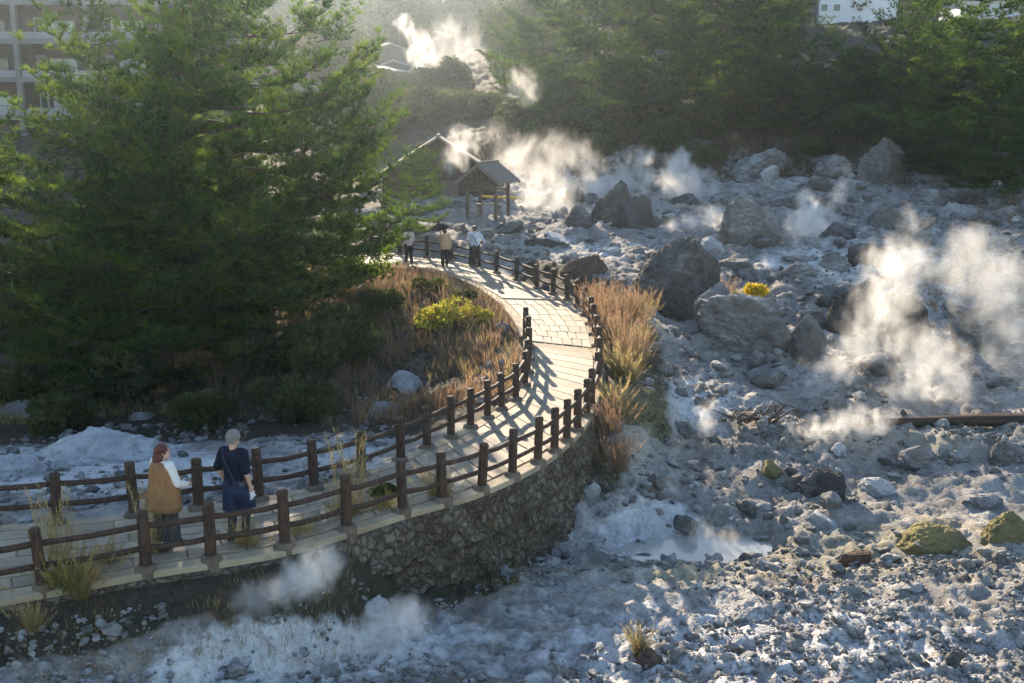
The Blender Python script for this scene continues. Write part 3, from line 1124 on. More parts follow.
B('boulder', 'smooth grey boulder in the row under the dark ledge, middle of three', 961, 471, 26, 20, 25.7, 'rock', 75, 9, soft=.5)
B('boulder', 'smooth grey boulder in the row under the dark ledge, rightmost and largest of three', 1012, 474, 40, 34, 25.5, 'rock', 78, 9, soft=.4)
B('boulder', 'dark split boulder on the bare slope right of the retaining wall', 672, 480, 28, 18, 25, 'rock_dark', 81, 12)
B('boulder', 'brown grey boulder beside the thin steam wisp right of the retaining wall', 668, 452, 22, 24, 26.7, 'rock_brown', 83, 11)
B('boulder', 'pale green tinged boulder on the slope below the dry twigs', 775, 482, 30, 22, 24.8, 'rock_moss', 85, 12)
B('boulder', 'white crusted knobby boulder just right of the steaming pool', 822, 540, 40, 28, 22.2, 'rock_pale', 87, 14)
B('boulder', 'rust red boulder on the foreground crest right of the pool', 858, 570, 36, 17, 20.2, 'rock_brown', 90, 10, soft=.2)
B('boulder', 'brown rounded boulder beside the dry tuft at the bottom edge', 651, 682, 38, 32, 15.7, 'rock_brown', 93, 9, soft=.35)
B('boulder', 'flat pale slab stone on the foreground gravel', 762, 642, 44, 10, 17, 'rock_pale', 94, 10)
B('mossy_mound', 'yellow green lichen covered mound at the right edge of the foreground', 940, 580, 92, 52, 20.6, 'rock_moss', 96, 26, cat='mound', soft=.55)
B('mossy_mound', 'taller sulphur yellow mound cut by the right edge of the photo', 1012, 572, 70, 58, 20.8, 'rock_moss', 99, 24, cat='mound', soft=.5)
B('sinter_mound', 'large blue white mineral mound beyond the fence by the woman in tan', 92, 500, 190, 62, 24.2, 'sinter', 102, 14, cat='mound', soft=.5, peak=(-.1, .1), deep=.8)
B('sinter_mound', 'lower blue white mineral mound at the left edge of the photo', 4, 512, 96, 56, 23, 'sinter', 105, 12, cat='mound', soft=.5)
B('boulder', 'dark blue boulder behind the woman in tan under the pines', 138, 440, 46, 28, 30.5, 'rock', 108, 10, soft=.2)
B('boulder', 'pale boulder between the woman and the man behind the fence', 186, 470, 44, 30, 27.5, 'rock_pale', 111, 12)
B('boulder', 'white stained boulder on the dark bank below the russet grass', 404, 398, 40, 26, 30.4, 'rock_pale', 114, 12, tilt=.3)
B('boulder', 'round blue grey boulder at the edge of the dark bank behind the inner fence', 382, 428, 42, 24, 28, 'rock', 117, 10, soft=.4)
B('boulder', 'half hidden dark boulder under the pines at the far left', 20, 440, 60, 36, 31, 'rock', 120, 12)
B('boulder', 'rounded pale stone in the hollow below the near fence', 130, 620, 30, 24, 15.6, 'rock_pale', 123, 9, soft=.3)
B('boulder', 'small white stone at the left edge beside the green tuft', 4, 634, 14, 12, 14.6, 'rock_pale', 126, 9)
B('boulder', 'brown boulder under the small dry sprig at the bottom left', 40, 680, 40, 26, 13.8, 'rock_brown', 129, 10)
B('boulder', 'lumpy grey boulder below the left of the pale steam near the fence', 246, 650, 46, 42, 15.6, 'rock', 132, 10, soft=.3)
B('boulder', 'brownish boulder in the dark hollow under the near fence', 192, 624, 46, 42, 15.9, 'rock', 135, 12)
B('boulder', 'small grey stone under the retaining wall near the dry grass', 150, 664, 22, 12, 14.8, 'rock', 137, 9)
B('boulder', 'white crusted boulder at the foot of the two low steam wisps', 372, 628, 40, 28, 16.3, 'rock_pale', 139, 12)
B('boulder', 'pale boulder at the foot of the pavilion steam', 560, 246, 44, 12, 49, 'rock_pale', 141, 9)
B('boulder', 'dark flat boulder behind the fence below the pavilion', 545, 252, 50, 14, 48, 'rock_dark', 143, 9)
B('boulder', 'low grey boulder under the golden shrub', 768, 312, 40, 14, 38, 'rock', 145, 11)
B('boulder', 'small dark boulder under the big rounded dark boulder by the slab', 668, 346, 22, 16, 35, 'rock', 147, 11)
B('boulder', 'white boulder on the ledge left of the tallest steam plume', 800, 262, 40, 12, 45, 'rock_pale', 149, 9)

B('boulder', 'grey boulder on the dark bank under the post in front of the woman', 168, 600, 36, 32, 16.2, 'rock', 151, 11)
B('boulder', 'brown stone on the dark bank just below the kerb by the man', 228, 596, 34, 28, 16.4, 'rock_brown', 153, 11)
B('boulder', 'dark stone in the hollow right of the yellow green tuft', 112, 606, 38, 28, 15.6, 'rock_dark', 155, 12)
B('boulder', 'pale stone on the bank under the post right of the man', 282, 594, 36, 28, 16.6, 'rock', 157, 12)
B('boulder', 'dark broken stone at the left end of the retaining wall', 345, 580, 42, 34, 17.6, 'rock_dark', 159, 12)
B('boulder', 'brown stone at the foot of the left end of the retaining wall', 392, 592, 38, 28, 17.9, 'rock_brown', 161, 12)
B('boulder', 'grey block fallen at the foot of the retaining wall', 520, 560, 26, 16, 20.3, 'rock', 163, 11)
B('boulder', 'pale block fallen at the foot of the wall by its bend', 590, 500, 24, 18, 23.0, 'rock_pale', 165, 11)
B('boulder', 'brown stone low at the left edge under the near fence', 16, 622, 30, 20, 14.6, 'rock_brown', 167, 11)
B('boulder', 'grey stone just below the small dry sprig', 76, 672, 28, 16, 14.2, 'rock', 169, 11)

B('boulder', 'grey boulder left of the tall cone shaped boulder, further back', 724, 214, 34, 22, 60, 'rock', 200, 10, soft=0.00)
B('boulder', 'low grey boulder behind the round steam puff', 792, 214, 40, 20, 60, 'rock', 203, 11, soft=0.12)
B('boulder', 'dark boulder right of the round steam puff', 838, 250, 40, 26, 49, 'rock_dark', 206, 12, soft=0.24)
B('boulder', 'rounded grey boulder above the tallest steam plume on its right', 915, 258, 44, 30, 46.5, 'rock', 209, 13, soft=0.36)
B('boulder', 'broad grey boulder behind the drifting steam at the right', 970, 262, 50, 30, 46, 'rock', 212, 14, soft=0.00)
B('boulder', 'grey boulder left of the pale cliff outcrop', 838, 186, 46, 30, 67, 'rock', 215, 10, soft=0.12)
B('boulder', 'dark boulder at the left end of the wide outcrop', 725, 180, 46, 22, 71, 'rock_dark', 218, 11, soft=0.24)
B('boulder', 'dark boulder between the wide outcrop and the cliff outcrop', 822, 172, 34, 16, 72, 'rock_dark', 221, 12, soft=0.36)
B('boulder', 'grey boulder between the two white puffs at the back', 655, 196, 34, 20, 65, 'rock', 224, 13, soft=0.00)
B('boulder', 'grey boulder below the low dark pine by the cliff outcrop', 930, 212, 34, 22, 58, 'rock', 227, 14, soft=0.12)
B('boulder', 'dark boulder under the right hand pines', 975, 212, 40, 20, 59, 'rock_dark', 230, 10, soft=0.24)
B('boulder', 'pale boulder right behind the big rounded dark boulder', 712, 256, 30, 18, 46.5, 'rock_pale', 233, 11, soft=0.36)
B('boulder', 'flat grey boulder behind the reddish grass', 735, 276, 36, 16, 43, 'rock', 236, 12, soft=0.00)
B('boulder', 'grey boulder on the ledge left of the dark capped boulder', 830, 278, 40, 22, 43, 'rock', 239, 13, soft=0.12)
B('boulder', 'dark boulder behind the right side of the tallest steam plume', 910, 338, 56, 44, 35, 'rock_dark', 242, 14, soft=0.24)
B('boulder', 'grey boulder under the drifting steam at the right edge', 985, 350, 60, 40, 34, 'rock', 245, 10, soft=0.36)
B('boulder', 'low grey boulder just below the long slanting slab', 770, 388, 40, 18, 31, 'rock', 248, 11, soft=0.00)
B('boulder', 'small grey boulder under the squat pale boulder', 700, 352, 30, 18, 34, 'rock', 251, 12, soft=0.12)
B('boulder', 'grey boulder at the root of the thinner steam', 880, 376, 44, 22, 31.5, 'rock', 254, 13, soft=0.24)
B('boulder', 'grey boulder left of the big rounded dark boulder, further back', 640, 262, 34, 16, 46, 'rock', 257, 14, soft=0.36)
B('boulder', 'pale stone beyond the wedge shaped brown boulder', 610, 262, 26, 14, 46, 'rock_pale', 260, 10, soft=0.00)
B('boulder', 'grey boulder above the yellow green mounds', 985, 520, 50, 24, 23, 'rock', 263, 11, soft=0.12)
B('boulder', 'low grey boulder in the middle of the bare slope', 720, 490, 30, 16, 24.6, 'rock', 266, 12, soft=0.24)
B('boulder', 'pale boulder right of the dark hollowed boulder', 880, 500, 40, 20, 24, 'rock_pale', 269, 13, soft=0.36)
B('boulder', 'grey boulder above the right end of the hot pool', 760, 520, 34, 18, 23, 'rock', 272, 14, soft=0.00)


B('boulder', 'grey boulder up the slope above the wide grey outcrop', 790, 158, 40, 20, 77, 'rock', 400, 12, soft=0.00)
B('boulder', 'dark boulder up the slope left above the wide grey outcrop', 706, 160, 36, 20, 76, 'rock_dark', 403, 13, soft=0.10)
B('boulder', 'grey boulder up the slope left above the pale cliff outcrop', 850, 148, 34, 18, 78, 'rock', 406, 14, soft=0.20)
B('boulder', 'grey boulder in the brush behind the white puffs', 652, 168, 34, 18, 74, 'rock', 409, 15, soft=0.00)
B('boulder', 'small pale stone highest on the slope under the middle pines', 745, 150, 28, 14, 79, 'rock_pale', 412, 16, soft=0.10)
B('boulder', 'dark stone right behind the squat pale boulder', 700, 300, 30, 20, 39, 'rock_dark', 415, 12, soft=0.20)
B('boulder', 'dark angular boulder left above the upright dark boulder', 838, 312, 44, 26, 38.5, 'rock_dark', 418, 13, soft=0.00)
B('boulder', 'grey angular boulder behind the right end of the long slanting slab', 820, 336, 38, 24, 36.5, 'rock', 421, 14, soft=0.10)
B('boulder', 'dark stone at the left foot of the big rounded dark boulder', 655, 300, 26, 18, 39, 'rock_dark', 424, 15, soft=0.20)

# a dark tube standing for the ledge and its shadow, then dry driftwood
led = MB()
P = [at_d(px, py, d) for px, py, d in ((830, 426, 27.6), (880, 424, 27.7), (940, 421, 27.9), (1000, 420, 28), (1060, 420, 28))]
led.tube(P, [0.05, 0.13, 0.10, 0.16, 0.14], 12, jit=0.7)
tag(led.build('shadowed_ledge', M['bark'], None, True), 'long dark bar standing for the shadowed ledge under the tallest steam plume', 'ledge')
tw = MB()
r_ = random.Random(5)
q = on_ground(752, 436, 27.5)
for i in range(16):
    a = q + np.array([r_.uniform(-.7, .9), r_.uniform(-.2, .4), 0.05])
    b = a + np.array([r_.uniform(-.5, .5), r_.uniform(-.2, .2), r_.uniform(.1, .5)])
    c = b + np.array([r_.uniform(-.4, .4), 0, r_.uniform(-.3, .2)])
    tw.tube([a, b, c], [.035, .025, .012], 6)
tag(tw.build('driftwood', M['oldwood'], None, True), 'tangle of pale dead branches beside the base of the tallest plume', 'dead branches')


def build_rubble():
    r = np.random.default_rng(11)
    protos = [rock_verts(1, 300 + k, 9, 1.6, 0.0)[0] for k in range(16)]
    protos2 = [rock_verts(2, 330 + k, 12, 1.5, 0.0)[0] for k in range(16)]
    F1, F2 = ICO[1][1], ICO[2][1]
    zones = [  # n, x range, y range, size range, sub
        (19000, (-9, 11), (12.5, 20.5), (0.025, 0.12), 1), (900, (-9, 11), (12.5, 20.5), (0.12, 0.28), 2),
        (3600, (-1, 16), (20, 33), (0.04, 0.17), 1), (520, (-1, 16), (20, 34), (0.2, 0.5), 2),
        (2600, (-2, 30), (32, 54), (0.08, 0.32), 1), (420, (-3, 30), (34, 56), (0.3, 0.8), 2),
        (1200, (-14, 38), (50, 74), (0.15, 0.6), 1), (240, (-10, 38), (52, 76), (0.5, 1.3), 2),
        (2200, (-16, -3), (18, 30), (0.04, 0.2), 1), (200, (-16, -3), (19, 30), (0.18, 0.4), 2)]
    packs = {'a': ([], [], 0), 'b': ([], [], 0)}
    Vs = {'a': [], 'b': []}
    Fs = {'a': [], 'b': []}
    N = {'a': 0, 'b': 0}
    TT = {'a': [], 'b': []}
    for n, xr, yr, sr, sub in zones:
        x = r.uniform(*xr, n)
        y = r.uniform(*yr, n)
        cl = vnoise(np.stack([x * .5, y * .5, 0 * x], -1), 77)
        cl = cl * 1.5 + .7 * vnoise(np.stack([x * 1.7, y * 1.7, 0 * x], -1), 78)
        pt = vnoise(np.stack([x, y, 0 * x], -1) * .33, 91)
        keep = cl + r.uniform(-.5, .5, n) + np.where(y > 20, 1.1 * pt, 0) > -0.12
        m, pz, s, side = near_path(x, y)
        keep &= m > 0.45
        x, y = x[keep], y[keep]
        z = height(x, y)
        sz = sr[0] * (sr[1] / sr[0]) ** (r.uniform(0, 1, len(x)) ** 1.6)
        for i in range(len(x)):
            key = 'a' if r.random() < (.22 if y[i] < 20.5 else .6) else 'b'
            pv = (protos if sub == 1 else protos2)[r.integers(16)]
            th = r.uniform(0, 6.28)
            c_, s_ = math.cos(th), math.sin(th)
            Q = pv * (sz[i] * 0.6 * np.array([r.uniform(.75, 1.5), r.uniform(.75, 1.3), r.uniform(.45, 1.0)]))
            ta = r.uniform(-.6, .6)
            Q = Q @ np.array([[math.cos(ta), 0, math.sin(ta)], [0, 1, 0], [-math.sin(ta), 0, math.cos(ta)]])
            Q = Q @ np.array([[c_, s_, 0], [-s_, c_, 0], [0, 0, 1]])
            Vs[key].append(Q + np.array([x[i], y[i], z[i] + sz[i] * 0.08]))
            Fs[key].append((F1 if sub == 1 else F2) + N[key])
            N[key] += len(Q)
            TT[key].append(np.full(len(Q), r.uniform(0, 1)))
    for key, mat, lab in (('a', 'stone_a', 'loose grey stones strewn over the volcanic ground'), ('b', 'stone_b', 'loose white crusted stones strewn over the volcanic ground')):
        o = link('rubble', make_mesh('rubble', np.concatenate(Vs[key]), np.concatenate(Fs[key]), M[mat], False, {'tint': np.concatenate(TT[key])}))
        tag(o, lab, 'rubble', kind='stuff')


build_rubble()

# ------------------------------------------------------------------ plants


def unit(v):
    return v / (np.linalg.norm(v, axis=-1, keepdims=True) + 1e-9)


def blades(P, D, n, length, width, spread, r, tint=None, tv=0.35, curve=0.0):
    """n flat tapering blades round each of the points P pointing along D"""
    k = len(P)
    if k == 0:
        return np.zeros((0, 3)), np.zeros((0, 3), int), np.zeros(0)
    P = np.repeat(P, n, 0)
    D = np.repeat(D, n, 0)
    L = (length if np.isscalar(length) else np.repeat(length, n)) * r.uniform(.7, 1.2, k * n)
    rnd = unit(r.normal(size=(k * n, 3)))
    dd = unit(D + rnd * spread)
    sd = unit(np.cross(dd, unit(r.normal(size=(k * n, 3)))))
    w = width * r.uniform(.7, 1.3, k * n)
    A = P - sd * w[:, None] * .5
    Bv = P + sd * w[:, None] * .5
    T = P + dd * L[:, None]
    V = np.stack([A, Bv, T], 1).reshape(-1, 3)
    Fc = np.arange(len(V)).reshape(-1, 3)
    t0 = (r.uniform(0, 1, k) if tint is None else tint)
    t = np.clip(np.repeat(t0, n) + r.uniform(-tv, tv, k * n) * .5, 0, 1)
    return V, Fc, np.repeat(t, 3)


def pine_meshes(seed, h=13.0, rad=4.0, cb=0.12, limbs=64, shape='broad', ts=0.15, nb=11, blen=0.27, bw=0.042, lean=0.3):
    r = np.random.default_rng(seed)
    mb = MB()
    random.seed(seed)
    # trunk
    zz = np.linspace(-0.6, h, 12)
    wob = np.cumsum(r.normal(0, 0.10, (12, 2)), 0)
    TR = np.stack([wob[:, 0] + lean * (zz / h) ** 1.5, wob[:, 1], zz], -1)
    r0 = 0.021 * h
    mb.tube(TR, r0 * (1 - zz.clip(0) / h) ** 0.8 + 0.03, 10, jit=.12)

    def trunk_at(z):
        return np.array([np.interp(z, zz, TR[:, 0]), np.interp(z, zz, TR[:, 1]), z])
    TP, TD = [], []
    for i in range(limbs):
        f = (i + r.uniform(0, 1)) / limbs
        z = h * (cb + (0.985 - cb) * f)
        if shape == 'broad':
            prof = (0.62 + 0.5 * math.sin(math.pi * min(1, f * 1.25 + .12))) * (1 - f ** 3.2) ** .8
        elif shape == 'cone':
            prof = (1 - f) ** 0.75 * 1.05 + 0.07
        else:
            prof = math.sin(math.pi * min(1, .25 + f * .75)) ** .7
        Ln = rad * prof * r.uniform(0.62, 1.12) + 0.25
        az = i * 2.39996 + r.uniform(-.4, .4)
        el = R(-8 + 48 * f ** 1.4) + r.normal(0, .10)
        hd = np.array([math.cos(az), math.sin(az), 0])
        t = np.linspace(0, 1, 7)
        P = trunk_at(z)[None, :] + hd[None, :] * (Ln * t * math.cos(el))[:, None]
        P[:, 2] += Ln * (np.sin(el) * t - 0.10 * np.sin(math.pi * t) + 0.16 * t ** 3)
        P[1:, :2] += np.cumsum(r.normal(0, .05 * Ln / 3, (6, 2)), 0)
        mb.tube(P, (0.008 * Ln + 0.008) * (1 - t * .88), 5, cap=False)
        ns = max(4, int(Ln / 0.155))
        for j in range(ns):
            s = 0.12 + 0.90 * (j + r.uniform(0, .8)) / ns
            s = min(s, 1.0)
            p = np.array([np.interp(s, t, P[:, c]) for c in range(3)])
            tg = unit(P[min(6, int(s * 6) + 1)] - P[max(0, int(s * 6) - 1)])
            sdv = unit(np.cross(tg, [0, 0, 1])) * (1 if j % 2 else -1)
            bl = (0.45 * Ln * (1.1 - s * .75) + .2) * r.uniform(.55, 1.1)
            dr = unit(sdv * r.uniform(.6, 1.0) + tg * r.uniform(.4, .9) + np.array([0, 0, r.uniform(-.04, .16)]))
            nt = max(2, int(bl / ts))
            tt = (np.arange(nt) + r.uniform(.2, .9, nt)) / nt
            q = p + dr * (bl * tt)[:, None] + r.normal(0, .045, (nt, 3))
            q[:, 2] += 0.12 * bl * tt ** 2
            TP.append(q)
            TD.append(unit(dr[None, :] * .7 + np.array([0, 0, .75]) + r.normal(0, .25, (nt, 3))))
            if j % 3 == 0 and bl > .5:
                mb.tube([p, p + dr * bl * .5, p + dr * bl + [0, 0, .1 * bl]], [.02, .014, .006], 4, cap=False)
    TP = np.concatenate(TP)
    TD = np.concatenate(TD)
    keep = vnoise(TP * 1.3 + seed * 3, seed + 4) > -.42
    TP, TD = TP[keep], TD[keep]
    cl = vnoise(TP * .9 + seed, seed) * .5 + .5
    V, Fc, t = blades(TP, TD, nb, blen, bw, 0.75, r, np.clip((cl - .5) * 1.5 + .45 + r.uniform(-.2, .2, len(TP)), 0, .95), .3)
    crown = make_mesh('crown', V, Fc, M['needle'], False, {'tint': t})
    trunk = make_mesh('trunk', np.concatenate(mb.v), mb.f, M['bark'], True)
    return trunk, crown


PINES = [pine_meshes(101, 13, 4.2, .08, 50, 'broad'), pine_meshes(102, 13, 3.8, .10, 46, 'broad', lean=-.5), pine_meshes(103, 13, 3.6, .06, 50, 'cone'),
         pine_meshes(104, 13, 4.4, .12, 44, 'broad', lean=.9), pine_meshes(105, 9, 4.0, .16, 34, 'open', lean=1.2)]


def tree(name, label, px, d, h, var, rz, group=None, x=None, hvar=None, sink=0.0, wide=1.0):
    xx = (px - 512) / F * d * .98 if x is None else x
    zb = gz(xx, d)
    trunk, crown = PINES[var]
    base = 9.0 if var == 4 else 13.0
    s = h / base
    root = empty(name, (xx, d, zb - sink), rz)
    root.scale = (s * wide, s * wide, s)
    tag(root, label, 'tree', group)
    link('trunk', trunk, root)
    link('crown', crown, root)
    return root


T = tree
# the left hand stand
T('pine_tree', 'tall pine at the far left, its tip below the balconied building', 88, 38, 12.9, 0, 0.3, wide=1.15)
T('pine_tree', 'tallest dark pine in the middle of the left stand, trunk standing above the man', 258, 37, 15.6, 1, 1.9)
T('pine_tree', 'tall pine on the right of the left stand, reaching towards the hut', 312, 41, 12.6, 2, 2.4, wide=1.1)
T('pine_tree', 'broad pine behind the gap between the woman and the man', 190, 40, 15.5, 2, 2.6)
T('pine_tree', 'pine at the left edge of the photo in front of the balconied building', -20, 37, 10.8, 3, 4.0)
T('pine_tree', 'low pine leaning over the dark bank at the near side of the left stand', 150, 33, 8.6, 4, 2.2)
T('pine_tree', 'low spreading pine on the right of the left stand above the bright shrub', 318, 37, 7.6, 4, 1.6)
T('pine_tree', 'small pine with a bough reaching beside the pavilion', 404, 50, 4.3, 4, 0.3)
T('pine_tree', 'dense pine standing above the woman in the middle left of the left stand', 160, 36, 11.0, 2, 5.4, wide=1.1)
T('pine_tree', 'low dark pine at the near left of the left stand', 45, 34, 7.8, 0, 5.0)
T('pine_tree', 'slim pine behind the tallest pine of the left stand', 205, 47, 17.5, 0, 0.8)
T('pine_tree', 'short bushy pine under the tallest pine of the left stand', 262, 33.6, 6.2, 2, 3.6)
T('pine_tree', 'pine just outside the left edge of the photo', -140, 36, 13, 1, 0.9)
# the stand across the back
gb = 'pines along the back of the valley'
T('pine_tree', 'hazy pine at the left end of the back row, beside the far steam', 520, 84, 7.2, 3, 1.0, gb)
T('pine_tree', 'bushy pine above the pavilion steam', 556, 86, 14.0, 0, 2.0, gb)
T('pine_tree', 'tall dark pine behind the pointed boulder', 600, 88, 18.5, 2, 0.5, gb)
T('pine_tree', 'tall dark pine behind the flat dark boulder', 655, 86, 17.5, 0, 3.1, gb)
T('pine_tree', 'wide dark pine behind the cone boulder', 715, 84, 16.5, 3, 4.1, gb, wide=1.15)
T('pine_tree', 'tall pine left of the white building', 762, 86, 18.0, 2, 5.2, gb)
T('pine_tree', 'low dark pine in front of the white building', 835, 82, 7.6, 3, 2.7, gb, wide=1.2)
T('pine_tree', 'flat topped pine right of the white building with dark limbs showing', 905, 84, 11.0, 4, 0.9, gb, wide=.9)
T('pine_tree', 'low dark pine filling the back row behind the wide outcrop', 690, 78, 9.0, 1, 1.7, gb, wide=1.2)
T('pine_tree', 'low dark pine in the back row above the cone boulder', 775, 78, 9.0, 0, 0.2, gb, wide=1.2)
T('pine_tree', 'low dark pine in the back row above the white steam puff', 615, 79, 8.0, 1, 4.4, gb, wide=1.2)
T('pine_tree', 'low bushy pine just above the pavilion steam bank', 555, 78, 7.0, 0, 5.0, gb, wide=1.2)
# the stand on the right
gr = 'sunlit pines on the right'
T('pine_tree', 'large sunlit pine filling the upper right corner', 985, 64, 13.5, 0, 1.2, gr, wide=1.15)
T('pine_tree', 'sunlit pine left of the large pine in the upper right corner', 925, 72, 13.5, 1, 3.3, gr)
T('pine_tree', 'low pine below the upper right corner above the white stone', 1010, 59, 7.5, 3, 2.4, gr, wide=1.2)
T('pine_tree', 'low dark pine right of the pale cliff outcrop', 938, 66, 7.5, 2, 0.2, gr, wide=1.3)
T('pine_tree', 'pine at the right edge of the photo behind the large sunlit pine', 1050, 70, 14, 3, 4.3, gr)


def leafy_mesh(name, seed, rx, rz, n, leaf, mat, lobes=7, stemr=0.05):
    r = np.random.default_rng(seed)
    c = r.normal(0, .42, (lobes, 3)) * np.array([rx, rx, rz * .6]) + np.array([0, 0, rz])
    lr = r.uniform(.45, .75, lobes)
    c = np.vstack([c, [[0, 0, rz * .8]]])
    lr = np.append(lr, .8)
    k = r.integers(0, len(c), n)
    u = unit(r.normal(size=(n, 3)))
    rad = r.uniform(.55, 1.05, n) ** .6
    P = c[k] + u * (rad * lr[k])[:, None] * np.array([rx, rx, rz * .8])
    ok = P[:, 2] > 0.02
    P, u, k = P[ok], u[ok], k[ok]
    cl = vnoise(P * (1.4 / max(rx, .4)) + seed, seed) * .5 + .5
    V, Fc, t = blades(P, unit(u + np.array([0, 0, .4])), 4, leaf, leaf * .5, .9, r, np.clip(cl + r.uniform(-.2, .2, len(P)), 0, 1))
    crown = make_mesh('crown', V, Fc, mat, False, {'tint': t})
    mb = MB()
    for q in range(5):
        e = c[q % len(c)]
        mb.tube([(r.uniform(-.1, .1) * rx, r.uniform(-.1, .1) * rx, -0.3), e * .5, e], [stemr, stemr * .7, stemr * .2], 6)
    return make_mesh('trunk', np.concatenate(mb.v), mb.f, M['bark'], True), crown


def plant(name, label, cat, pos, meshes, s=1.0, rz=0.0, group=None, names=('trunk', 'crown')):
    root = empty(name, tuple(pos), rz)
    root.scale = (s, s, s)
    tag(root, label, cat, group)
    for nm, me in zip(names, meshes):
        link(nm, me, root)
    return root


# hazy broadleaf wood on the far slope
FAR = [leafy_mesh('far', 400 + k, 3.2, 4.2, 3400, .55, M['leaf_far'], 9, .25) for k in range(3)]
r_ = random.Random(12)
for i in range(120):
    d = 100 + 170 * (i / 120) ** 1.1
    px = r_.uniform(-120, 1140)
    x = (px - 512) / F * d
    if 325 < px < 500 and d < 175:
        continue
    if -68 < x < -22 and d < 112:
        continue
    if 34 < x < 52 and d < 140:
        continue
    plant('broadleaf_tree', 'hazy rounded tree in the wood covering the far hillside', 'tree', (x, d, gz(x, d) - .4), FAR[i % 3], r_.uniform(.85, 1.5), r_.uniform(0, 6), 'wood on the far hillside')
for px, d, s, lab in [(345, 118, .9, 'hazy rounded tree left of the far sheds'), (455, 112, .5, 'small hazy tree under the far wall, by the far steam'), (412, 112, .42, 'low hazy tree between the hut and the far wall'), (432, 116, .4, 'low hazy bushy tree under the middle of the far wall'), (388, 116, .45, 'low hazy bushy tree under the left of the far wall'), (372, 96, .6, 'hazy tree just left above the hut roof'), (498, 150, .8, 'hazy rounded tree right of the far steam')]:
    x = (px - 512) / F * d
    plant('broadleaf_tree', lab, 'tree', (x, d, gz(x, d) - .3), FAR[int(px) % 3], s, px)

# shrubs under the left stand and elsewhere
SHR = [leafy_mesh('shrub', 500 + k, .9, .7, 1500, .16, M['leaf'], 7, .03) for k in range(2)]
for px, py, d, s, lab in [(330, 392, 33, 1.5, 'dark green shrub under the pines behind the man, right of his head'), (270, 385, 33.5, 1.2, 'dark shrub right above the man under the pines'), (120, 400, 33, 1.6, 'dark shrub at the foot of the pines above the blue white mound'),
                          (40, 405, 33, 1.4, 'dark shrub under the pines at the far left'), (230, 345, 38, 1.5, 'dim shrub deep under the pines'), (384, 330, 36, .75, 'green shrub on the bank left of the bright yellow green shrub'),
                          (350, 362, 35, .9, 'dark green shrub at the top of the dark bank'), (460, 292, 37, .45, 'green shrub on the bank at the edge of the upper footpath'),
                          (432, 296, 37.5, .5, 'dark green bush above the bright yellow green shrub'), (60, 432, 29.4, 1.0, 'dark low shrub just beyond the blue white mound at the left'), (205, 425, 29.2, .9, 'dark low shrub beyond the fence right above the pale boulder'), (300, 425, 29, 1.0, 'dark low shrub beyond the inner fence, left of the white stained boulder'),
                          (385, 530, 19, .34, 'low green shrub on the kerb of the near footpath'), (550, 500, 22, .0, '')]:
    if s <= 0:
        continue
    q = at_d(px, py, d)
    plant('shrub', lab, 'shrub', (q[0], q[1], gz(q[0], q[1]) - .05), SHR[int(px) % 2], s, px)
for i, (px, d, sc_, lab) in enumerate([(560, 75, 2.2, 'dark brush at the back above the pavilion steam'), (598, 76, 2.4, 'dark brush at the back behind the pointed boulder'), (634, 75, 2.2, 'dark brush at the back left of the puff by the flat dark boulder'), (668, 76, 2.5, 'dark brush at the back above the puff by the flat dark boulder'),
                                       (704, 75, 2.2, 'dark brush at the back right of that puff'), (742, 76, 2.4, 'dark brush behind the wide grey outcrop, left end'), (782, 75, 2.2, 'dark brush behind the wide grey outcrop, right end'), (818, 76, 2.4, 'dark brush between the wide outcrop and the cliff outcrop'),
                                       (856, 74, 2.2, 'dark brush left of the top of the pale cliff outcrop'), (905, 71, 2.2, 'dark brush right behind the pale cliff outcrop'), (950, 66, 1.8, 'dark brush under the low dark pine by the cliff outcrop'), (1004, 65, 1.8, 'dark brush at the foot of the large sunlit pine')]):
    d = d + (3.5, -2.5, 6, 0.5, -3, 5, 8, -2, 4, 1, 3, -1)[i]
    sc_ = sc_ * (.9, .6, 1.1, .75, .6, 1.0, 1.15, .6, 1.0, .8, .9, .7)[i]
    x = (px - 512) / F * d * .98
    plant('shrub', lab, 'shrub', (x, d, gz(x, d) - .1), SHR[i % 2], sc_, i * 1.1)
r_ = random.Random(31)
for i in range(56):
    if i < 34:
        px, d = r_.uniform(520, 1060), r_.uniform(78, 100)
        lab, grp = 'dim undergrowth bush on the slope among the back pines', 'undergrowth among the back pines'
    else:
        px, d = r_.uniform(345, 500), r_.uniform(82, 124)
        lab, grp = 'hazy low bush on the slope behind the hut', 'bushes on the slope behind the hut'
    x = (px - 512) / F * d * .97
    if gz(x, d) > 30:
        continue
    plant('shrub', lab, 'shrub', (x, d, gz(x, d) - .2), SHR[i % 2], r_.uniform(1.5, 2.8), r_.uniform(0, 6), grp)
YS = leafy_mesh('shrub', 520, .8, .55, 430, .15, M['leaf_yellow'], 9, .03)
q = at_d(443, 322, 34.5)
plant('shrub', 'bright yellow green shrub on the bank below the upper footpath', 'shrub', (q[0], q[1], q[2] - .25), YS, .95, 1)
q = at_d(478, 318, 35)
plant('shrub', 'smaller yellow green shrub right of the bright yellow green one', 'shrub', (q[0], q[1], gz(q[0], q[1])), YS, .55, 4)
GS = leafy_mesh('shrub', 530, .40, .26, 120, .17, M['leaf_gold'], 5, .02)
q = at_d(752, 302, 36.6)
plant('shrub', 'small golden yellow shrub among the boulders', 'shrub', (q[0], q[1], max(q[2], gz(q[0], q[1])) + .12), GS, 1.1, 2)


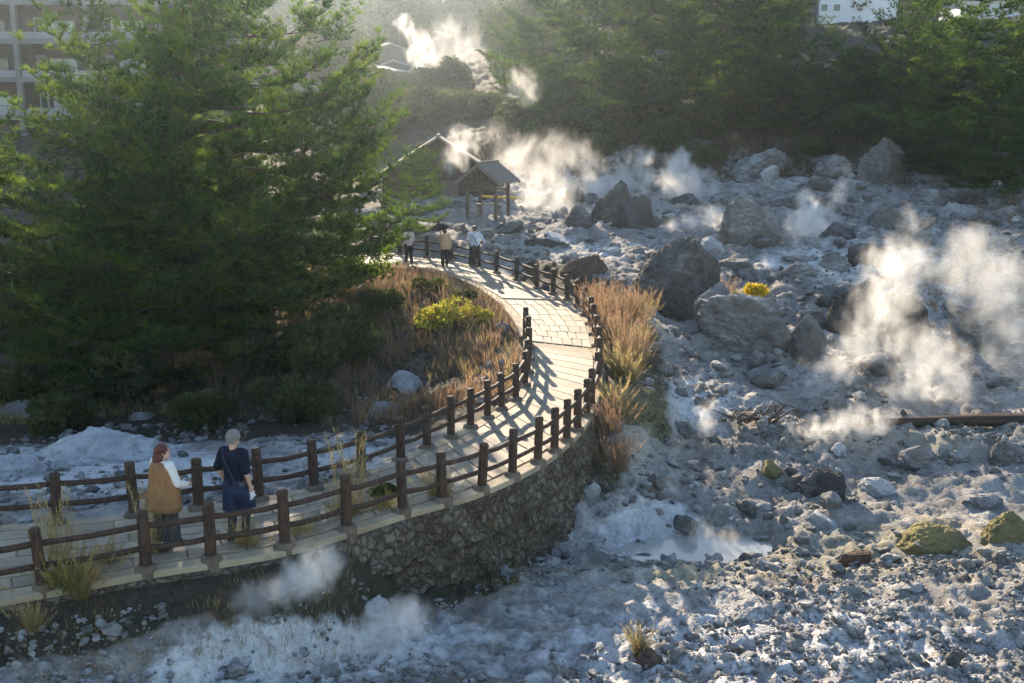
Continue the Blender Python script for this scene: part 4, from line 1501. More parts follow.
def grass_mesh(name, seed, n, hgt, spread, mat, bw=.012, lean=.5, plume=0.0, pts=None, hs=None):
    r = np.random.default_rng(seed)
    if pts is None:
        a = r.uniform(0, 6.28, n)
        q = spread * np.sqrt(r.uniform(0, 1, n)) * .6
        P = np.stack([q * np.cos(a), q * np.sin(a), np.full(n, -.04)], -1)
    else:
        P = pts
        n = len(P)
    L = hgt * r.uniform(.45, 1.1, n) if hs is None else hs
    out = r.normal(0, 1, (n, 2)) * lean * .5 + (P[:, :2] / (spread + 1e-6) * lean if pts is None else 0)
    sd = unit(np.stack([r.normal(size=n), r.normal(size=n), np.zeros(n)], -1))
    V, t = [], []
    tv = r.uniform(0, 1, n)
    for f, w in ((0, 1), (.4, .9), (.75, .6), (1.0, .08)):
        c = P + np.stack([out[:, 0] * L * f ** 1.9, out[:, 1] * L * f ** 1.9, L * f * (1 - .22 * f * np.hypot(out[:, 0], out[:, 1]))], -1)
        V.append(c - sd * bw * w * .5)
        V.append(c + sd * bw * w * .5)
        t += [tv * .75 + f * .25] * 2
    V = np.stack(V, 1)
    k = np.arange(n)[:, None] * 8
    Fc = np.concatenate([np.stack([k + 2 * i, k + 2 * i + 1, k + 2 * i + 3, k + 2 * i + 2], -1).reshape(-1, 4) for i in range(3)])
    V = V.reshape(-1, 3)
    T_ = np.stack(t, 1).reshape(-1)
    if plume > 0:
        sel = r.random(n) < plume
        tip = V.reshape(n, 8, 3)[sel, 6]
        dr = unit(np.stack([out[sel, 0], out[sel, 1], np.full(sel.sum(), .9)], -1))
        m_ = 10
        fr = np.tile(np.linspace(-.32, .1, m_), len(tip))
        PP = np.repeat(tip, m_, 0) + np.repeat(dr, m_, 0) * (fr * hgt)[:, None]
        v2, f2, t2 = blades(PP, np.repeat(dr, m_, 0), 2, .11 * max(1, hgt), .012, .55, r, np.full(len(PP), .8), .4)
        # as quads with a repeated last vertex avoided: keep triangles by doubling into thin quads
        tri = v2.reshape(-1, 3, 3)
        quad = np.stack([tri[:, 0], tri[:, 1], tri[:, 2], tri[:, 2] + 1e-3], 1).reshape(-1, 3)
        fq = np.arange(len(quad)).reshape(-1, 4) + len(V)
        V = np.concatenate([V, quad])
        Fc = np.concatenate([Fc, fq])
        T_ = np.concatenate([T_, np.repeat(t2.reshape(-1, 3)[:, 0], 4)])
    return make_mesh(name, V, Fc, mat, False, {'tint': T_})


def clump(label, px, py, d, me, s=1.0, ground=True, rz=0.0, group=None):
    q = at_d(px, py, d)
    z = gz(q[0], q[1]) if ground else q[2]
    o = link('grass_clump', me, None, (q[0], q[1], z), rz, s)
    tag(o, label, 'grass', group)
    return o


GREEN = grass_mesh('grass_clump', 61, 520, .62, .42, M['grass_green'], .012, .7, .06)
TAN = grass_mesh('grass_clump', 62, 260, .75, .26, M['grass_tan'], .010, .5, .15)
TALL = grass_mesh('grass_clump', 63, 60, 1.25, .2, M['grass_tan'], .009, .22, .6)
RED = grass_mesh('grass_clump', 64, 210, 1.25, 1.0, M['grass_red'], .016, .5, .4)
RED2 = grass_mesh('grass_clump', 65, 170, 1.1, 1.0, M['grass_tan'], .016, .55, .3)
clump('yellow green grass tuft with straw tips below the near fence at the bottom left', 72, 622, 15.0, GREEN, 1.1)
clump('dry brown grass hanging under the yellow green tuft at the bottom left', 85, 640, 14.8, TAN, .8)
clump('sparse dry sprig on the brown boulder at the bottom left corner', 38, 672, 14.0, TAN, .55)
clump('tall dry grass stalks rising in front of the left end of the near fence', 60, 592, 15.6, TALL, 1.0)
clump('tall dry grass stalks beside the post left of the man', 158, 588, 16.0, TALL, .95)
clump('green and straw grass tuft on the kerb by the post right of the man', 300, 556, 16.9, GREEN, .65)
clump('green grass tuft by the post just before the two fences cross', 345, 535, 17.9, GREEN, .75)
clump('tall straw grass beside the crossing of the two fences', 352, 530, 18.0, TALL, 1.15)
clump('dark green grass tuft on the kerb right of the crossing of the fences', 384, 536, 18.3, GREEN, .7)
clump('straw coloured grass hanging on the retaining wall under its middle', 440, 545, 19.1, TAN, 1.0)
clump('dry grass at the foot of the retaining wall', 478, 578, 19.6, TAN, 1.0)
clump('dry russet grass at the foot of the wall right of the dry grass', 505, 560, 20.3, RED, .55)
clump('dry straw grass in the shade of the wall below its bend', 560, 520, 22.5, TAN, 1.0)
clump('orange dry tuft behind the brown boulder at the bottom edge', 640, 656, 16.3, TAN, .7)
clump('brown brush on the slope just under the bend of the wall', 604, 440, 25.4, RED, .75)
clump('low brown brush at the lower right foot of the bend of the wall', 612, 478, 23.9, RED, .6, rz=2)
clump('straw brush between the bend of the wall and the bare slope', 616, 420, 26.8, TAN, 1.3, rz=1)
clump('dry straw tuft on the bank below the kerb by the man', 250, 585, 16.3, TAN, .8)
clump('sparse straw tuft hanging from the kerb right of the first post', 112, 588, 15.7, TAN, .7, rz=2)
for i, (px, py, d, s, lab) in enumerate([(618, 388, 29.2, 1.0, 'tan grass under the bend of the fence, lowest on the right bank'), (622, 362, 31, 1.2, 'tall russet grass on the right bank below the big dark boulder'), (615, 338, 33, 1.25, 'tall russet grass on the right bank beside the bend of the fence'),
                                         (632, 345, 32.5, 1.1, 'russet grass on the outer side of the right bank'), (608, 312, 35.5, 1.25, 'russet grass on the right bank level with the top of the bend'), (628, 312, 35.8, 1.2, 'russet grass left of the foot of the big dark boulder'),
                                         (642, 318, 36, 1.0, 'orange grass against the left foot of the big dark boulder'), (595, 294, 38, 1.0, 'russet grass beside the wedge shaped brown boulder'), (722, 290, 40, .8, 'reddish grass right of the big rounded dark boulder'), (735, 296, 39.5, .6, 'reddish grass left of the golden shrub'),
                                         (630, 400, 28.8, .8, 'greenish tan grass at the bottom of the right bank'), (640, 372, 30.8, .7, 'short tan grass at the outer foot of the right bank')]):
    clump(lab, px, py, d, (RED if i % 3 else RED2) if i not in (0, 10, 11) else TAN, s * .72 if i not in (0, 10, 11) else s * 1.2, rz=i * 1.3)


def scatter_grass(label, n, poly, seed, mat, hgt, bw, d0, dens=None):
    r = np.random.default_rng(seed)
    P = []
    xs = r.uniform(poly[0], poly[1], n)
    ys = r.uniform(poly[2], poly[3], n)
    m, pz, s, side = near_path(xs, ys)
    cl = vnoise(np.stack([xs * .8, ys * .8, 0 * xs], -1), seed) + r.uniform(-.4, .4, n)
    ok = dens(xs, ys, m, s, side) & (cl > -.1)
    xs, ys = xs[ok], ys[ok]
    z = height(xs, ys)
    # small tufts of blades
    k = 9
    PX = np.repeat(xs, k) + r.normal(0, .07, len(xs) * k)
    PY = np.repeat(ys, k) + r.normal(0, .07, len(xs) * k)
    PZ = np.repeat(z, k) - .05
    hs = hgt * np.repeat(r.uniform(.4, 1.1, len(xs)), k) * r.uniform(.6, 1.1, len(PX))
    me = grass_mesh('dry_grass', seed, 0, hgt, 1, mat, bw, .55, .0, np.stack([PX, PY, PZ], -1), hs)
    tag(link('dry_grass', me), label, 'grass', kind='stuff')


bank = lambda x, y, m, s, side: (side < 0) & (m > .15) & (m < 5.5) & (s > 8.2) & (y > 27)
scatter_grass('russet dry grass covering the bank between the pines and the upper footpath', 2600, (-9, 1.5, 27, 46), 71, M['grass_red'], .7, .02, 0, bank)
scatter_grass('straw coloured dry grass mixed over the bank beside the upper footpath', 950, (-9, 1.5, 27, 46), 72, M['grass_tan'], .65, .02, 0, bank)
scatter_grass('dim brown grass and brush under the back pines', 5200, (-4, 40, 66, 82), 73, M['brush'], .8, .05, 0, lambda x, y, m, s, side: y + .12 * x > 69)
scatter_grass('low dry grass on the slope among the right hand boulders', 800, (5, 24, 37, 44), 74, M['grass_red'], .4, .02, 0, lambda x, y, m, s, side: (vnoise(np.stack([x * .25, y * .5, 0 * x], -1), 5) > .15))
scatter_grass('russet grass below the right hand pines', 700, (20, 36, 48, 60), 75, M['grass_red'], .8, .03, 0, lambda x, y, m, s, side: (x > 23))
scatter_grass('dry grass and ferns in the shade under the left hand pines', 1500, (-18, -4, 30, 40), 76, M['grass_tan'], .5, .02, 0, lambda x, y, m, s, side: m > 2)
scatter_grass('thin dry grass along the foot of the kerb below the near fence', 2600, (-9, 1, 13.5, 21.5), 77, M['grass_tan'], .26, .008, 0, lambda x, y, m, s, side: (side > 0) & (m > .1) & (m < 1.3))

# ------------------------------------------------------------------ water
mb = MB()
c = on_ground(690, 556, 21.6)
r_ = random.Random(8)
V = []
N = 48
c = POOL
for k in range(N):
    th = 2 * math.pi * k / N
    V.append((c[0] + 1.75 * math.cos(th), c[1] + 1.15 * math.sin(th), 0))
wz = gz(c[0], c[1]) + 0.36
V = [(v[0], v[1], wz) for v in V]
mb.add(V, [tuple(range(N))])
t = NT('milky_water')
n = t.noise(t.pos(), 7, 3, .5)
t.princ((0.33, 0.325, 0.29), 0.18, t.bump(n, .15, .02), .5)
tag(mb.build('water', t.mat), 'milky hot spring pool steaming behind the foreground crest', 'water', kind='structure')

# ------------------------------------------------------------------ buildings
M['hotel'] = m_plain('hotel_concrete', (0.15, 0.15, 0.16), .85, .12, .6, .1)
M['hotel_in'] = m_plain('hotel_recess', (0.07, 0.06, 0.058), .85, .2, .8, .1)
M['white'] = m_plain('white_render', (0.72, 0.74, 0.78), .8, .04, .3, .05)
M['panel'] = m_plain('pale_balcony_panel', (0.20, 0.22, 0.25), .6, .1, .8, 0)
M['metal'] = m_plain('pale_sheet_metal', (0.36, 0.36, 0.36), .8, .1, 1.0, .05, .2, .0)
M['darkroof'] = m_plain('dark_roof', (0.07, 0.06, 0.055), 1.0, .2, 2, .2, .0)
tg = NT('window_glass')
g = tg.princ((0.05, 0.07, 0.08), 0.08, None, .5)
M['glass'] = tg.mat
tg = NT('blind_glass')
tg.princ((0.25, 0.33, 0.34), 0.25, None, .5)
M['blind'] = tg.mat


def part(name, parent, mat, boxes, bev=0.0, smooth=False):
    mb = MB()
    for c, s in boxes:
        mb.box(c, s, bev=bev)
    return mb.build(name, mat, parent, smooth)


def build_hotel():
    y0 = 95.0
    xl, xr = -62.0, -26.5
    root = empty('hotel_building', (xl, y0, 4.0))
    tag(root, 'grey concrete hotel with recessed balconies behind the left hand pines', 'building')
    Wd = xr - xl
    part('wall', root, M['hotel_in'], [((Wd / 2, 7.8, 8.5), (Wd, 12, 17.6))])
    floors = [-1.0 + 3.1 * k for k in range(7)]          # slabs, one seen at z 9.7
    off = 9.15 - 4.0 - floors[2]
    floors = [f + off for f in floors]
    for f in floors:
        if f > 18 or f < -2:
            continue
        part('slab', root, M['hotel'], [((Wd / 2, 0.55, f), (Wd + .6, 2.6, .22)), ((Wd / 2, -.79, f + .05), (Wd + .62, .12, .42))])
    pitch_ = 5.9
    xc0 = (19 - 512) / F * y0 * .966 - xl
    cols = [xc0 + pitch_ * k for k in range(-3, 5) if 0 <= xc0 + pitch_ * k <= Wd + .1]
    for cx in cols:
        part('column', root, M['hotel'], [((cx, -.55, 8), (.42, .5, 18.5))])
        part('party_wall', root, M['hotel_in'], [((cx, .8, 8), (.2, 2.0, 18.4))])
    for f in floors[:-1]:
        if f > 16 or f < -1.5:
            continue
        for a, b in zip(cols[:-1], cols[1:]):
            wx = a + 2.9
            fr = part('window', root, M['hotel'], [((wx, 1.74, f + 1.85), (2.3, .14, .08)), ((wx, 1.74, f + .55), (2.3, .14, .08)), ((wx - 1.15, 1.74, f + 1.2), (.08, .14, 1.3)), ((wx + 1.15, 1.74, f + 1.2), (.08, .14, 1.3)), ((wx, 1.74, f + 1.2), (.06, .12, 1.3))])
            part('pane', fr, M['blind'] if (int(a * 7 + f * 3) % 3) else M['glass'], [((wx, 1.77, f + 1.2), (2.24, .04, 1.26))])
            dr = part('door', root, M['panel'], [((a + 1.0, 1.74, f + 1.15), (.8, .1, 2.0))])
            part('pane', dr, M['glass'], [((a + 1.0, 1.68, f + 1.3), (.5, .03, 1.3))])
            part('balcony_panel', root, M['panel'], [((a + pitch_ / 2, -.62, f + .52), (pitch_ - .55, .06, .55))])
            rl = [((a + pitch_ / 2, -.62, f + 1.02), (pitch_ - .5, .06, .05))] + [((a + .5 + k * .7, -.62, f + .9), (.04, .04, .26)) for k in range(8)]
            part('railing', root, M['darkroof'], rl)


build_hotel()


def build_white():
    y0 = 138.0
    xl, xr = (819 - 512) / F * y0 * .962, (897 - 512) / F * y0 * .962
    root = empty('white_building', (xl, y0, 13))
    tag(root, 'plain white building with two small dark windows above the right hand pines', 'building')
    Wd = xr - xl
    part('wall', root, M['white'], [((Wd / 2, 4, 5.5), (Wd, 8, 13))])
    part('roof', root, M['hotel'], [((Wd / 2, 4, 12.1), (Wd + .6, 8.6, .35))])
    part('annex', root, M['hotel'], [((-2.4, 4.5, 3.6), (4.6, 7, 9))])
    for px in (824, 836.5):
        wx = (px - 512) / F * y0 * .962 - xl
        wz = at_d(px, 7.5, y0)[2] - 13
        fr = part('window', root, M['hotel'], [((wx, -.03, wz + .32), (.62, .1, .06)), ((wx, -.03, wz - .32), (.62, .1, .06)), ((wx - .31, -.03, wz), (.06, .1, .62)), ((wx + .31, -.03, wz), (.06, .1, .62))])
        part('pane', fr, M['glass'], [((wx, .0, wz), (.58, .04, .58))])
    root = empty('white_building', ((955 - 512) / F * 130, 130, 15))
    tag(root, 'low pale roofed building peeping over the sunlit pines at the top right edge', 'building')
    part('wall', root, M['white'], [((5, 4, 1.4), (12, 7, 5))])
    part('roof', root, M['metal'], [((5, 4, 4.1), (13, 8, .3))])


build_white()


def gable_hut(name, label, pos, rz, w, l, eave, ridge, wallmat, roofmat, cat='hut'):
    root = empty(name, tuple(pos), rz)
    tag(root, label, cat)
    mb = MB()
    V = [(-w / 2, -l / 2, -1), (w / 2, -l / 2, -1), (w / 2, -l / 2, eave), (0, -l / 2, ridge), (-w / 2, -l / 2, eave), (-w / 2, l / 2, -1), (w / 2, l / 2, -1), (w / 2, l / 2, eave), (0, l / 2, ridge), (-w / 2, l / 2, eave)]
    mb.add(V, [(0, 1, 2, 3, 4), (9, 8, 7, 6, 5), (1, 6, 7, 2), (5, 0, 4, 9)])
    mb.build('wall', wallmat, root)
    mb = MB()
    sl = math.atan2(ridge - eave, w / 2)
    Ls = math.hypot(w / 2, ridge - eave) + .55
    for s in (-1, 1):
        c_, s_ = math.cos(sl * s), math.sin(sl * s)
        rot = [[c_, 0, s_], [0, 1, 0], [-s_, 0, c_]]
        cx = s * (Ls / 2) * math.cos(sl)
        mb.box((cx, 0, ridge + .1 - Ls / 2 * math.sin(sl)), (Ls, l + .9, .12), rot=rot)
    rf = mb.build('roof', roofmat, root)
    mb = MB()
    mb.tube([(0, -l / 2 - .45, ridge + .16), (0, l / 2 + .45, ridge + .16)], .1, 8)
    mb.build('ridge', roofmat, rf)
    mb = MB()
    mb.box((w * .1, -l / 2 - .03, eave * .42), (1.0, .08, eave * .84))
    mb.build('door', M['oldwood'], root)
    return root


q = at_d(436, 139, 64)
gable_hut('wooden_hut', 'dark hut behind the pines left of the pavilion, only one roof slope showing', (q[0], q[1] + 2, q[2] - 4.3), .05, 6.4, 4, 2.3, 4.3, M['bark'], M['shingle'])
for px, py, d, w, h, rz, lab in [(384, 58, 150, 4.5, 2.2, .4, 'hazy shed with a bright metal roof on the far slope, upper of the cluster'), (380, 76, 135, 4.5, 1.6, -.3, 'hazy shed with a bright metal roof on the far slope, lower of the cluster'), (392, 72, 140, 3.4, 1.8, .2, 'small hazy shed with a bright metal roof right of the other far sheds')]:
    q = at_d(px, py, d)
    gable_hut('metal_shed', lab, (q[0], q[1], q[2] - .6), rz, w, w * 1.1, h * .7, h, M['oldwood'], M['metal'], 'shed')
mb = MB()
a, b = at_d(366, 87, 126), at_d(452, 85, 126)
cx = (a + b) / 2
mb.box((0, 0, -0.6), (np.linalg.norm(b - a), .5, 2.4))
mb.box((0, -.1, .72), (np.linalg.norm(b - a) + .3, .8, .22))
for k in range(9):
    mb.box((-4.5 + k * 1.12, -.35, -0.6), (.25, .3, 2.3))
tag(mb.build('concrete_wall', M['darkroof'], None, False, tuple(cx), 0), 'long hazy concrete wall below the far steam plume', 'wall')


def build_pavilion():
    d = 55.0
    q = at_d(488, 222, d)
    z0 = gz(q[0], q[1])
    root = empty('pavilion', (q[0], q[1], z0), -0.45)
    root.scale = (.82, .82, .88)
    tag(root, 'small weathered wooden pavilion with a gabled board roof at the end of the footpath', 'pavilion')
    w, l = 1.9, 1.7
    hb = 2.0
    for sx in (-1, 1):
        for sy in (-1, 1):
            mb = MB()
            mb.box((sx * w / 2, sy * l / 2, hb / 2 - .2), (.17, .17, hb + .4), bev=.015)
            mb.build('post', M['oldwood'], root)
    for sy in (-1, 1):
        part('beam', root, M['oldwood'], [((0, sy * l / 2 - sy * .0, hb - .08), (w + .5, .11, .16)), ((0, sy * l / 2, hb - .52), (w - .17, .08, .10))])
        mb = MB()
        for k in range(13):
            mb.box((-w / 2 + .2 + k * (w - .4) / 12, sy * l / 2, hb - .31), (.045, .05, .30))
        mb.build('lattice', M['oldwood'], root)
        mb = MB()
        for k in range(-4, 5):
            hh = .72 * (1 - abs(k) / 5.2)
            mb.box((k * .24, sy * (l / 2 + .02), hb + hh / 2), (.10, .04, hh))
        mb.build('gable_slats', M['oldwood'], root)
    for sx in (-1, 1):
        part('beam', root, M['oldwood'], [((sx * w / 2, 0, hb + .06), (.11, l + .7, .13))])
    rise, half = .86, 1.5
    sl = math.atan2(rise, 1.25)
    Ls = half / math.cos(sl)
    rf = MB()
    for s in (-1, 1):
        c_, s_ = math.cos(sl * s), math.sin(sl * s)
        rot = [[c_, 0, s_], [0, 1, 0], [-s_, 0, c_]]
        nb = 7
        for k in range(nb):
            u = (k + .5) / nb * Ls
            rf.box((s * u * math.cos(sl), 0, hb + .98 - u * math.sin(sl) + .012 * (k % 2)), (Ls / nb + .05, l + 1.0, .055), rot=rot)
    r_o = rf.build('roof', M['shingle'], root)
    mb = MB()
    mb.box((0, 0, hb + 1.04), (.2, l + 1.1, .1), bev=.03)
    mb.build('ridge_cap', M['shingle'], r_o)
    for sy in (-1, 1):
        mb = MB()
        for s in (-1, 1):
            c_, s_ = math.cos(sl * s), math.sin(sl * s)
            rot = [[c_, 0, s_], [0, 1, 0], [-s_, 0, c_]]
            mb.box((s * Ls / 2 * math.cos(sl), sy * (l / 2 + .53), hb + .90 - Ls / 2 * math.sin(sl)), (Ls, .05, .17), rot=rot)
        mb.build('barge_board', M['shingle'], r_o)
    part('bench', root, M['shingle'], [((0, .2, .62), (w - .1, .42, .06)), ((-.7, .2, .3), (.08, .36, .6)), ((.7, .2, .3), (.08, .36, .6))])
    tag(part('handrail', root, M['yellow'], [((.28, l / 2 + .12, 1.0), (2.5, .06, .12))]), 'yellow painted rail')


build_pavilion()

# ------------------------------------------------------------------ people
M['skin'] = m_plain('skin', (0.52, 0.33, 0.24), .55, .06, 8, 0, .35, 0, True)


def cloth(name, col, var=.18):
    return m_plain(name, col, .92, var, 14, .3, .15, 0, True)


def remesh(mb, name, mat, parent, vox, smooth_it=4, folds=0.0, fold_sc=(9, 9, 3.5)):
    me = make_mesh('tmp', np.concatenate(mb.v), mb.f, mat, True)
    o = bpy.data.objects.new('tmp', me)
    C.objects.link(o)
    md = o.modifiers.new('r', 'REMESH')
    md.mode = 'VOXEL'
    md.voxel_size = vox
    md.use_smooth_shade = True
    if smooth_it:
        sm = o.modifiers.new('s', 'SMOOTH')
        sm.iterations = smooth_it
        sm.factor = .5
    dg = bpy.context.evaluated_depsgraph_get()
    res = bpy.data.meshes.new_from_object(o.evaluated_get(dg))
    bpy.data.objects.remove(o)
    if folds:
        nv = len(res.vertices)
        co = np.empty(nv * 3, np.float32)
        no = np.empty(nv * 3, np.float32)
        res.vertices.foreach_get('co', co)
        res.vertices.foreach_get('normal', no)
        co = co.reshape(-1, 3).astype(float)
        no = no.reshape(-1, 3)
        n_ = fbm(co * np.array(fold_sc), 3, len(name), .5, True)
        co += no * (n_ * folds)[:, None]
        res.vertices.foreach_set('co', co.astype(np.float32).ravel())
        res.update()
    res.name = name
    if len(res.materials) == 0:
        res.materials.append(mat)
    return link(name, res, parent)


def limb(mb, P, rad, sec=None):
    """rounded tube through joints"""
    P = np.asarray(P, float)
    n = len(P)
    t = np.linspace(0, n - 1, (n - 1) * 5 + 1)
    Q = np.stack([np.interp(t, np.arange(n), P[:, k]) for k in range(3)], -1)
    rr_ = np.interp(t, np.arange(n), rad)
    mb.tube(Q, rr_, 12)
    for p, r in zip(P, rad):
        mb.ball(p, r, 12, 8)


def hand(mb, wrist, d, n):
    """palm and five separate fingers; d points along the hand, n out of the palm"""
    d = unit(np.asarray(d, float))
    n = np.asarray(n, float)
    n = unit(n - d * (n @ d))
    s = np.cross(d, n)
    limb(mb, [wrist, wrist + d * .045, wrist + d * .085], [.026, .034, .032])
    for k, (o, L) in enumerate(((-.030, .062), (-.010, .075), (.010, .080), (.030, .070))):
        b = wrist + d * .085 + s * o
        limb(mb, [b, b + d * L * .5 + n * .012, b + d * L * .85 + n * .038], [.0095, .0088, .0075])
    b = wrist + d * .035 + s * .03
    limb(mb, [b, b + s * .028 + d * .03 + n * .012, b + s * .034 + d * .062 + n * .022], [.012, .0105, .0085])


def head_shape(mb, c, yaw=0.0):
    """head with face pointing along +y turned by yaw"""
    hb = MB()
    hb.ball((0, 0, 0.01), (.075, .094, .108), 20, 14)
    hb.ball((0, .03, -.06), (.056, .062, .062), 16, 10)
    hb.ball((0, .098, -.018), (.013, .018, .026), 10, 8)
    hb.ball((0, .088, -.062), (.024, .01, .007), 10, 6)
    hb.ball((0, .088, -.074), (.021, .01, .007), 10, 6)
    hb.ball((0, .082, -.10), (.022, .016, .014), 10, 6)
    for s in (-1, 1):
        hb.ball((s * .077, -.006, -.012), (.011, .02, .031), 10, 8)
        hb.ball((s * .03, .085, .022), (.022, .01, .006), 10, 6)
    V = np.concatenate(hb.v)
    c_, s_ = math.cos(yaw), math.sin(yaw)
    V = V @ np.array([[c_, s_, 0], [-s_, c_, 0], [0, 0, 1]])
    mb.add(V + c, hb.f)
    eyes = [np.array([c_ * x - s_ * .086, s_ * x + c_ * .086, .004]) + c for x in (-.03, .03)]
    return eyes


def make_person(label, loc, rz, h, J, vox, clothes, hair, yaw=0.0, extra=None):
    """J: joints of a 1.70 m figure facing +y"""
    k = h / 1.70
    root = empty('person', tuple(loc), rz)
    root.scale = (k, k, k)
    tag(root, label, 'person')
    A = lambda n: np.asarray(J[n], float)
    mb = MB()
    neck, hd = A('neck'), A('head')
    # torso
    hips, chest = A('hips'), A('chest')
    sec = [(1.0, .72)] * 6
    mb.tube([hips + [0, 0, -.09], hips, hips * .5 + chest * .5 - [0, 0, .02], chest, chest + [0, 0, .12], neck - [0, 0, .03]], [.13, .165, .135, .165, .15, .06], 18, sec=sec)
    limb(mb, [neck - [0, 0, .05], neck + [0, 0, .06], hd - [0, 0, .05]], [.058, .052, .05])
    eyes = head_shape(mb, hd, yaw)
    for s in ('l', 'r'):
        limb(mb, [A('sh_' + s), A('el_' + s), A('wr_' + s)], [.056, .042, .029])
        limb(mb, [chest + [0, 0, .10], A('sh_' + s)], [.08, .06])
        dr = unit(A('wr_' + s) - A('el_' + s))
        hand(mb, A('wr_' + s), unit(dr + np.asarray(J.get('hd_' + s, (0, 0, 0)))), J.get('pn_' + s, (1 if s == 'l' else -1, 0.2, 0)))
        limb(mb, [A('hip_' + s), A('kn_' + s), A('an_' + s)], [.088, .058, .040])
        f = A('an_' + s)
        limb(mb, [f + [0, -.03, -.045], f + [0, .08, -.06], f + [0, .16, -.07]], [.034, .034, .024])
    remesh(mb, 'body', M['skin'], root, vox, 2)
    em = MB()
    for e in eyes:
        em.ball(e, .0105, 8, 6)
    em.build('eyes', M['eye'], root, True)
    for nm, mat, fn in clothes:
        mb = MB()
        fn(mb, A)
        remesh(mb, nm, mat, root, vox * 1.1, 3, .013)
    mb = MB()
    hair[1](mb, hd, yaw)
    remesh(mb, 'hair', hair[0], root, vox * .8, 2, .014, (34, 34, 14))
    for s in ('l', 'r'):
        mb = MB()
        f = A('an_' + s)
        limb(mb, [f + [0, -.045, -.05], f + [0, .07, -.062], f + [0, .17, -.072]], [.045, .043, .032])
        remesh(mb, 'shoe', M['shoe'], root, vox, 2)
    return root


M['eye'] = m_plain('eye', (0.03, 0.02, 0.015), .3, 0, 5, 0)
M['shoe'] = m_plain('shoe_leather', (0.03, 0.03, 0.032), .6, .2, 9, 0)


def turned(v, yaw):
    c_, s_ = math.cos(yaw), math.sin(yaw)
    x, y, z = v
    return np.array([c_ * x - s_ * y, s_ * x + c_ * y, z])


def hair_short(mb, c, yaw):
    mb.ball(c + turned((0, -.012, .040), yaw), (.098, .106, .098), 18, 12)
    mb.ball(c + turned((0, -.05, -.005), yaw), (.082, .06, .075), 16, 10)


def hair_long(mb, c, yaw):
    mb.ball(c + turned((0, -.018, .03), yaw), (.094, .104, .102), 18, 12)
    mb.tube([c + turned((0, -.05, .03), yaw), c + turned((0, -.075, -.08), yaw), c + turned((0, -.105, -.22), yaw), c + turned((.015, -.125, -.36), yaw)], [.088, .098, .096, .045], 14, sec=[(1, .75), (1.05, .6), (1.05, .5), (1, .45)])


STAND = dict(hips=(0, 0, .93), chest=(0, 0.0, 1.24), neck=(0, -.005, 1.44), head=(0, .025, 1.575), sh_l=(-.185, 0, 1.38), sh_r=(.185, 0, 1.38), el_l=(-.25, -.03, 1.11), el_r=(.25, -.03, 1.11), wr_l=(-.25, .06, .88), wr_r=(.25, .06, .88),
             hip_l=(-.09, 0, .90), hip_r=(.09, 0, .90), kn_l=(-.10, .03, .49), kn_r=(.10, .03, .49), an_l=(-.10, 0, .09), an_r=(.10, 0, .09))


def top(slv=1.0, hem=.86, grow=.022, wide=1.0):
    def fn(mb, A):
        h, c, n = A('hips'), A('chest'), A('neck')
        b = np.array([h[0], h[1], hem])
        mb.tube([b, h + [0, 0, .05], h * .5 + c * .5, c, c + [0, 0, .12], n - [0, 0, .015]], np.array([.178 * wide, .178 * wide, .165, .182, .168, .075]) + grow - .015, 18, sec=[(1.0, .75)] * 6)
        for s in ('l', 'r'):
            sh, el, wr = A('sh_' + s), A('el_' + s), A('wr_' + s)
            limb(mb, [c + [0, 0, .10], sh], [.09, .077])
            if slv <= 1:
                limb(mb, [sh, sh + (el - sh) * slv], [.075, .064])
            else:
                limb(mb, [sh, el, el + (wr - el) * (slv - 1)], [.075, .06, .046])
    return fn


def trousers(low=.10, r=(.108, .082, .066), wide=1.0, upto=1.0):
    def fn(mb, A):
        h = A('hips')
        mb.tube([h - [0, 0, .10], h, h + [0, 0, .10]], [.16, .182, .158], 18, sec=[(1, .75)] * 3)
        for s in ('l', 'r'):
            a, k_, f = A('hip_' + s), A('kn_' + s), A('an_' + s)
            if upto >= 1:
                limb(mb, [a, k_, f + [0, 0, low - .09 + .02]], [r[0] * wide, r[1] * wide, r[2] * wide])
            else:
                limb(mb, [a, a + (k_ - a) * upto * 1.35], [r[0] * wide, r[1] * wide * 1.15])
    return fn


# woman in tan, walking away and to the right
JW = dict(STAND)
JW.update(el_r=(.27, .06, 1.10), wr_r=(.21, .27, 1.02), el_l=(-.26, .05, 1.11), wr_l=(-.14, .26, 1.04), hd_r=(-.2, .3, .1), hd_l=(.2, .3, .1), kn_l=(-.09, .12, .50), an_l=(-.09, .14, .09), kn_r=(.09, -.02, .49), an_r=(.09, -.16, .12))
M['tan'] = cloth('tan_knit', (0.27, 0.145, 0.07))
M['cream'] = cloth('white_blouse', (0.70, 0.68, 0.66), .06)
M['slate'] = cloth('dark_grey_cloth', (0.065, 0.07, 0.08))
M['navy'] = cloth('navy_cloth', (0.012, 0.016, 0.030))
M['navy2'] = cloth('navy_shorts_cloth', (0.028, 0.038, 0.075))
M['blackc'] = cloth('black_cloth', (0.02, 0.02, 0.022))
M['hair_red'] = m_plain('reddish_brown_hair', (0.085, 0.022, 0.016), .45, .35, 30, .4, .5, 0, True)
M['hair_grey'] = m_plain('silver_hair', (0.19, 0.185, 0.175), .6, .4, 40, .4, .5, 0, True)
M['hair_black'] = m_plain('dark_hair', (0.025, 0.02, 0.018), .45, .3, 40, .4, .5, 0, True)


